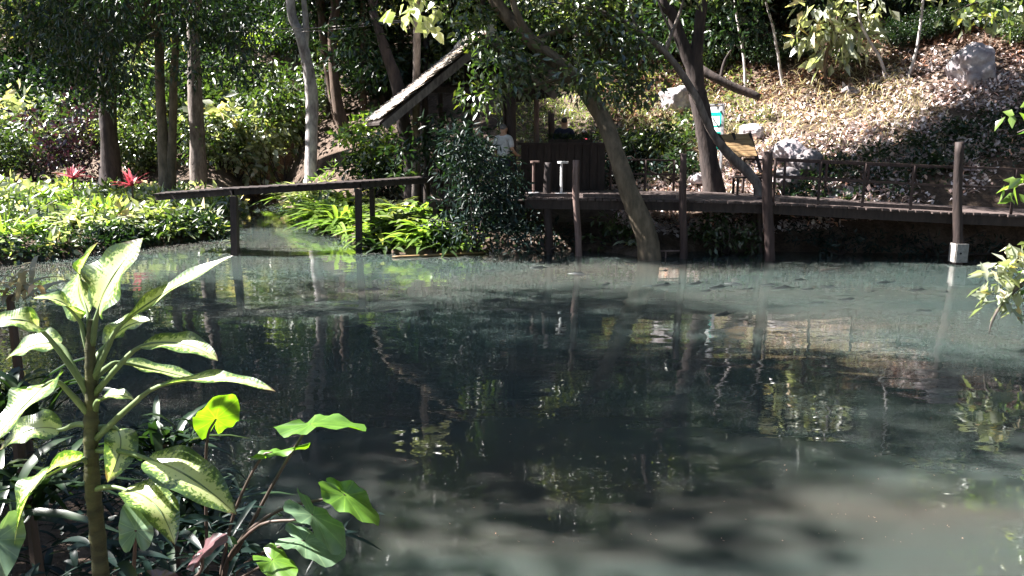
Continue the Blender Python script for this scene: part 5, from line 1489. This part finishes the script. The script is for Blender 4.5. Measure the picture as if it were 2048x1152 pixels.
cl = np.array([(bx + Vector((rr_.normal() * 1.2 + 0.8, rr_.normal() * 1.2, 5.5 + rr_.normal() * 1.0)))[:] for _ in range(30)])
lv = leaves(cl, 0.6, 100, 0.18, 0.08, rr_); part(ov, 'crown', lv[0], lv[1], 'leaf_mid', rnd=lv[2])

bt = ground_at(13.8, 18.6)
lm = [bt + Vector((-0.2, 0, 2.5)), at(2100, -60, 16.5), at(1990, -10, 16.0), at(1900, 25, 15.8)]
ot = thing('slope_edge_tree', 'tree beyond the right edge whose bright leafy limb hangs into the top right corner', 'tree', bt)
V, Fa = merge([tube([bt - Vector((0, 0, .3)), bt + Vector((-0.1, 0, 2.4)), bt + Vector((0.2, 0, 5.5))], [0.14, 0.12, 0.05], n=12, ring=8, seed=1), tube(lm, [0.07, 0.05, 0.03, 0.01], n=16, ring=6, seed=2)])
part(ot, 'trunk', V, Fa, 'bark_dark', smooth=True)
cl = px_clumps([(px, py, 15.9) for px, py in ((1905, 20), (1935, 5), (1960, 30), (1990, 10), (2020, 35), (2040, 5), (1890, -10), (2000, -15), (1945, 40))])
lv = leaves(cl, 0.26, 16, 0.24, 0.10, rr_, 0.7, 0.5); part(ot, 'crown', lv[0], lv[1], 'leaf_light', rnd=lv[2])
for i, (px, py, k, sc) in enumerate(((1800, 45, 2, 0.42), (1870, 75, 0, 0.34), (1840, 90, 2, 0.3), (1910, 60, 2, 0.32), (2000, 70, 2, 0.34), (1790, 100, 2, 0.28), (1980, 40, 0, 0.4), (1880, 20, 2, 0.5), (2010, 30, 2, 0.45), (1760, 20, 2, 0.5), (1600, 120, 0, 0.32), (1540, 140, 2, 0.34), (1480, 120, 2, 0.42), (1620, 60, 2, 0.5), (1420, 140, 0, 0.36), (2040, 90, 0, 0.32), (1955, 10, 0, 0.45), (1700, 130, 0, 0.28))):
    b = hit(px, py)
    place(SHB[k], b - Vector((0, 0, .05)), i * 1.3, sc, ('small green shrub on the shaded top of the slope' if k == 0 else 'small dark shrub on the shaded top of the slope'), 'shrub', 'green shrubs topping the slope' if k == 0 else 'dark shrubs topping the slope')

# ------------------------------------------------------------------ fish, floating bits, cables
def fish_mesh(L):
    prof = [(0.0, 0.012, 0.014), (0.08, 0.055, 0.06), (0.25, 0.085, 0.10), (0.5, 0.075, 0.095), (0.75, 0.04, 0.05), (0.88, 0.016, 0.028)]
    V, Fa = [], []
    for i, (t, w_, h_) in enumerate(prof):
        for k in range(8):
            a = 2 * math.pi * k / 8
            V.append(((t - 0.5) * L, math.cos(a) * w_ * L, math.sin(a) * h_ * L))
    for i in range(len(prof) - 1):
        for k in range(8):
            k2 = (k + 1) % 8
            Fa.append((i * 8 + k, i * 8 + k2, (i + 1) * 8 + k2, (i + 1) * 8 + k))
    Fa.append(tuple(range(8))[::-1]); Fa.append(tuple(40 + k for k in range(8)))
    return V, Fa
fv, ff = fish_mesh(1.0)
fm = mesh('body', fv, ff, 'fish', smooth=True)
tm = mesh('tail_fin', [(0.36, 0.006, 0.0), (0.55, 0.05, 0.10), (0.50, 0.02, 0.0), (0.55, 0.05, -0.10), (0.36, -0.006, 0.0), (0.55, 0.04, 0.10), (0.50, 0.01, 0.0), (0.55, 0.04, -0.10)], [(0, 1, 2), (0, 2, 3), (4, 6, 5), (4, 7, 6), (1, 5, 6, 2), (2, 6, 7, 3), (0, 4, 5, 1), (0, 3, 7, 4)], 'fish')
dm = mesh('back_fin', [(-0.12, 0.004, 0.09), (0.18, 0.004, 0.07), (0.05, 0.0, 0.15), (-0.12, -0.004, 0.09), (0.18, -0.004, 0.07)], [(0, 1, 2), (3, 2, 4), (0, 2, 3), (1, 4, 2), (0, 3, 4, 1)], 'fish')
FISH = [(990, 600, 0.62, 8), (1035, 620, 0.62, -3), (1160, 548, 0.5, -6), (1215, 568, 0.42, 15), (1330, 570, 0.55, 6), (1300, 572, 0.45, 2), (1395, 566, 0.45, 10), (1440, 574, 0.5, 8), (1415, 582, 0.4, 3), (1470, 568, 0.4, -8), (1500, 578, 0.5, 4),
        (1540, 570, 0.45, -4), (1570, 576, 0.5, 2), (1620, 578, 0.45, 5), (1660, 574, 0.45, -3), (1745, 583, 0.42, 12), (1700, 598, 0.5, 5), (1770, 565, 0.4, 5), (1855, 622, 0.42, -3), (1840, 580, 0.5, 2), (1890, 584, 0.45, -2), (985, 541, 0.4, 0),
        (1080, 535, 0.4, 3), (1330, 541, 0.35, 8), (790, 622, 0.3, 6), (720, 652, 0.7, 3), (750, 578, 0.4, 2), (1450, 628, 0.4, 10), (1640, 606, 0.4, -4), (1600, 560, 0.35, 7)]
for i, (px, py, L, ang) in enumerate(FISH):
    p = onz(px, py); p.z = 0.006 + 0.022 * ((i * 7) % 5) / 4 - L * 0.08
    lab = ('long dark fish in the middle of the pond, the upper of a close pair' if i == 0 else 'long dark fish in the middle of the pond, the lower of a close pair' if i == 1 else
           'dark fish at the left, alone above the reflected trunks' if i in (24, 25, 26) else
           'dark fish of the loose school below the boardwalk posts' if px > 1250 else 'dark fish scattered left of the slim pale post reflection')
    t = thing('fish', lab, 'fish', p, 'lone fish at left' if i in (24, 25, 26) else 'school below the boardwalk' if px > 1250 else ('fish pair' if i < 2 else 'fish left of the post'))
    t.rotation_euler = (0, 0, RAD(ang * 3)); t.scale = (L, L * 1.1, L * 0.8)
    link('body', fm, t); link('tail_fin', tm, t); link('back_fin', dm, t)
V, Fa = tube([onz(785, 516) + Vector((0, 0, .02)), onz(880, 512) + Vector((0, 0, .025)), onz(968, 508) + Vector((0, 0, .03))], [0.02, 0.025, 0.018], n=12, ring=7, seed=5)
solo('floating_pole', V, Fa, 'wood_gold', 'thin yellowish pole floating at the edge below the dark bush', 'pole', smooth=True)
V, Fa = tube([onz(1640, 541) + Vector((0, 0, .005)), onz(1680, 536) + Vector((0, 0, .008))], [0.012, 0.008], n=6, ring=6, seed=6)
solo('floating_twig', V, Fa, 'bark_grey', 'pale twig floating below the boardwalk right of the tall post', 'twig')
t = thing('feeding_perch', 'little wooden T-shaped perch standing in the water beside the slim post', 'perch', onz(1331, 516))
V, Fa = bar(onz(1331, 516) - Vector((0, 0, .3)), onz(1331, 516) + Vector((0, 0, 0.13)), 0.025, 0.025, up=Vector((0, 1, 0))); part(t, 'stake', V, Fa, 'wood_pale')
V, Fa = bar(onz(1300, 516) + Vector((0, 0, 0.145)), onz(1360, 516) + Vector((0, 0, 0.15)), 0.05, 0.025); part(t, 'crossbar', V, Fa, 'wood_pale')
t = thing('fallen_blossom', 'pale blossom lying at the end of the floating pole', 'flower', onz(985, 507) + Vector((0, 0, 0.0)))
lv = leaves([onz(985, 507) + Vector((0, 0, .05))], 0.05, 14, 0.09, 0.05, rr_, -0.2); part(t, 'petals', lv[0], lv[1], 'petal', rnd=lv[2])
# specks of pollen, husks and leaves on the surface
n_ = 700
yy = 4.6 + 9 * rf.uniform(0, 1, n_) ** 1.6; xx = rf.uniform(-0.62, 0.62, n_) * yy
k = shore_dist(xx, yy) < -0.2
lv = leaves(np.stack([xx[k], yy[k], np.full(k.sum(), 0.004)], 1), 0.0, 1, 0.017, 0.009, rf, 0, 0)
lv[0][:, 2] = 0.003 + (np.arange(len(lv[0])) % 4 == 2) * 0.004
o = link('floating_specks', mesh('floating_specks', lv[0], lv[1], 'litter_brown', rnd=lv[2])); o['kind'] = 'stuff'
for i, (y0, y1) in enumerate(((52, 40), (60, 44))):
    a, b = at(455, y0 + 3, 27.5), at(805, y1, 22.2)
    V, Fa = tube([a, a.lerp(b, 0.5) - Vector((0, 0, 0.12)), b], [0.012, 0.012, 0.012], n=20, ring=5, rough=0)
    solo('overhead_cable', V, Fa, 'cable', f'{("upper", "lower")[i]} of two thin cables slung between the trees near the top', 'cable')
# neighbours of a kind: say which one, counted from the left
bpy.context.view_layer.update()
fam = {}
for o in list(bpy.data.objects):
    if o.parent is None and 'group' in o and 'label' in o:
        fam.setdefault((o['group'], o['label']), []).append(o)
ORD = ['leftmost', 'second from left', 'third from left', 'fourth from left', 'fifth from left', 'sixth from left', 'seventh from left', 'rightmost']
NUM = ['', '', 'two', 'three', 'four', 'five', 'six', 'seven', 'eight']
for (g_, l_), os_ in fam.items():
    if 2 <= len(os_) <= 8:
        os_.sort(key=lambda o: view_px(o.location) if o.location.y > 3 else o.location.x * 100)
        for i, o in enumerate(os_):
            w_ = ORD[i] if i < len(os_) - 1 else 'rightmost'
            long_ = f"{w_} of {NUM[len(os_)]}: {l_}"
            o['label'] = long_ if len(long_.replace('-', ' ').split()) <= 16 else f"{w_} {l_}" 
print('OBJECTS', len(bpy.data.objects), 'TRIS', sum(len(m.polygons) for m in bpy.data.meshes))
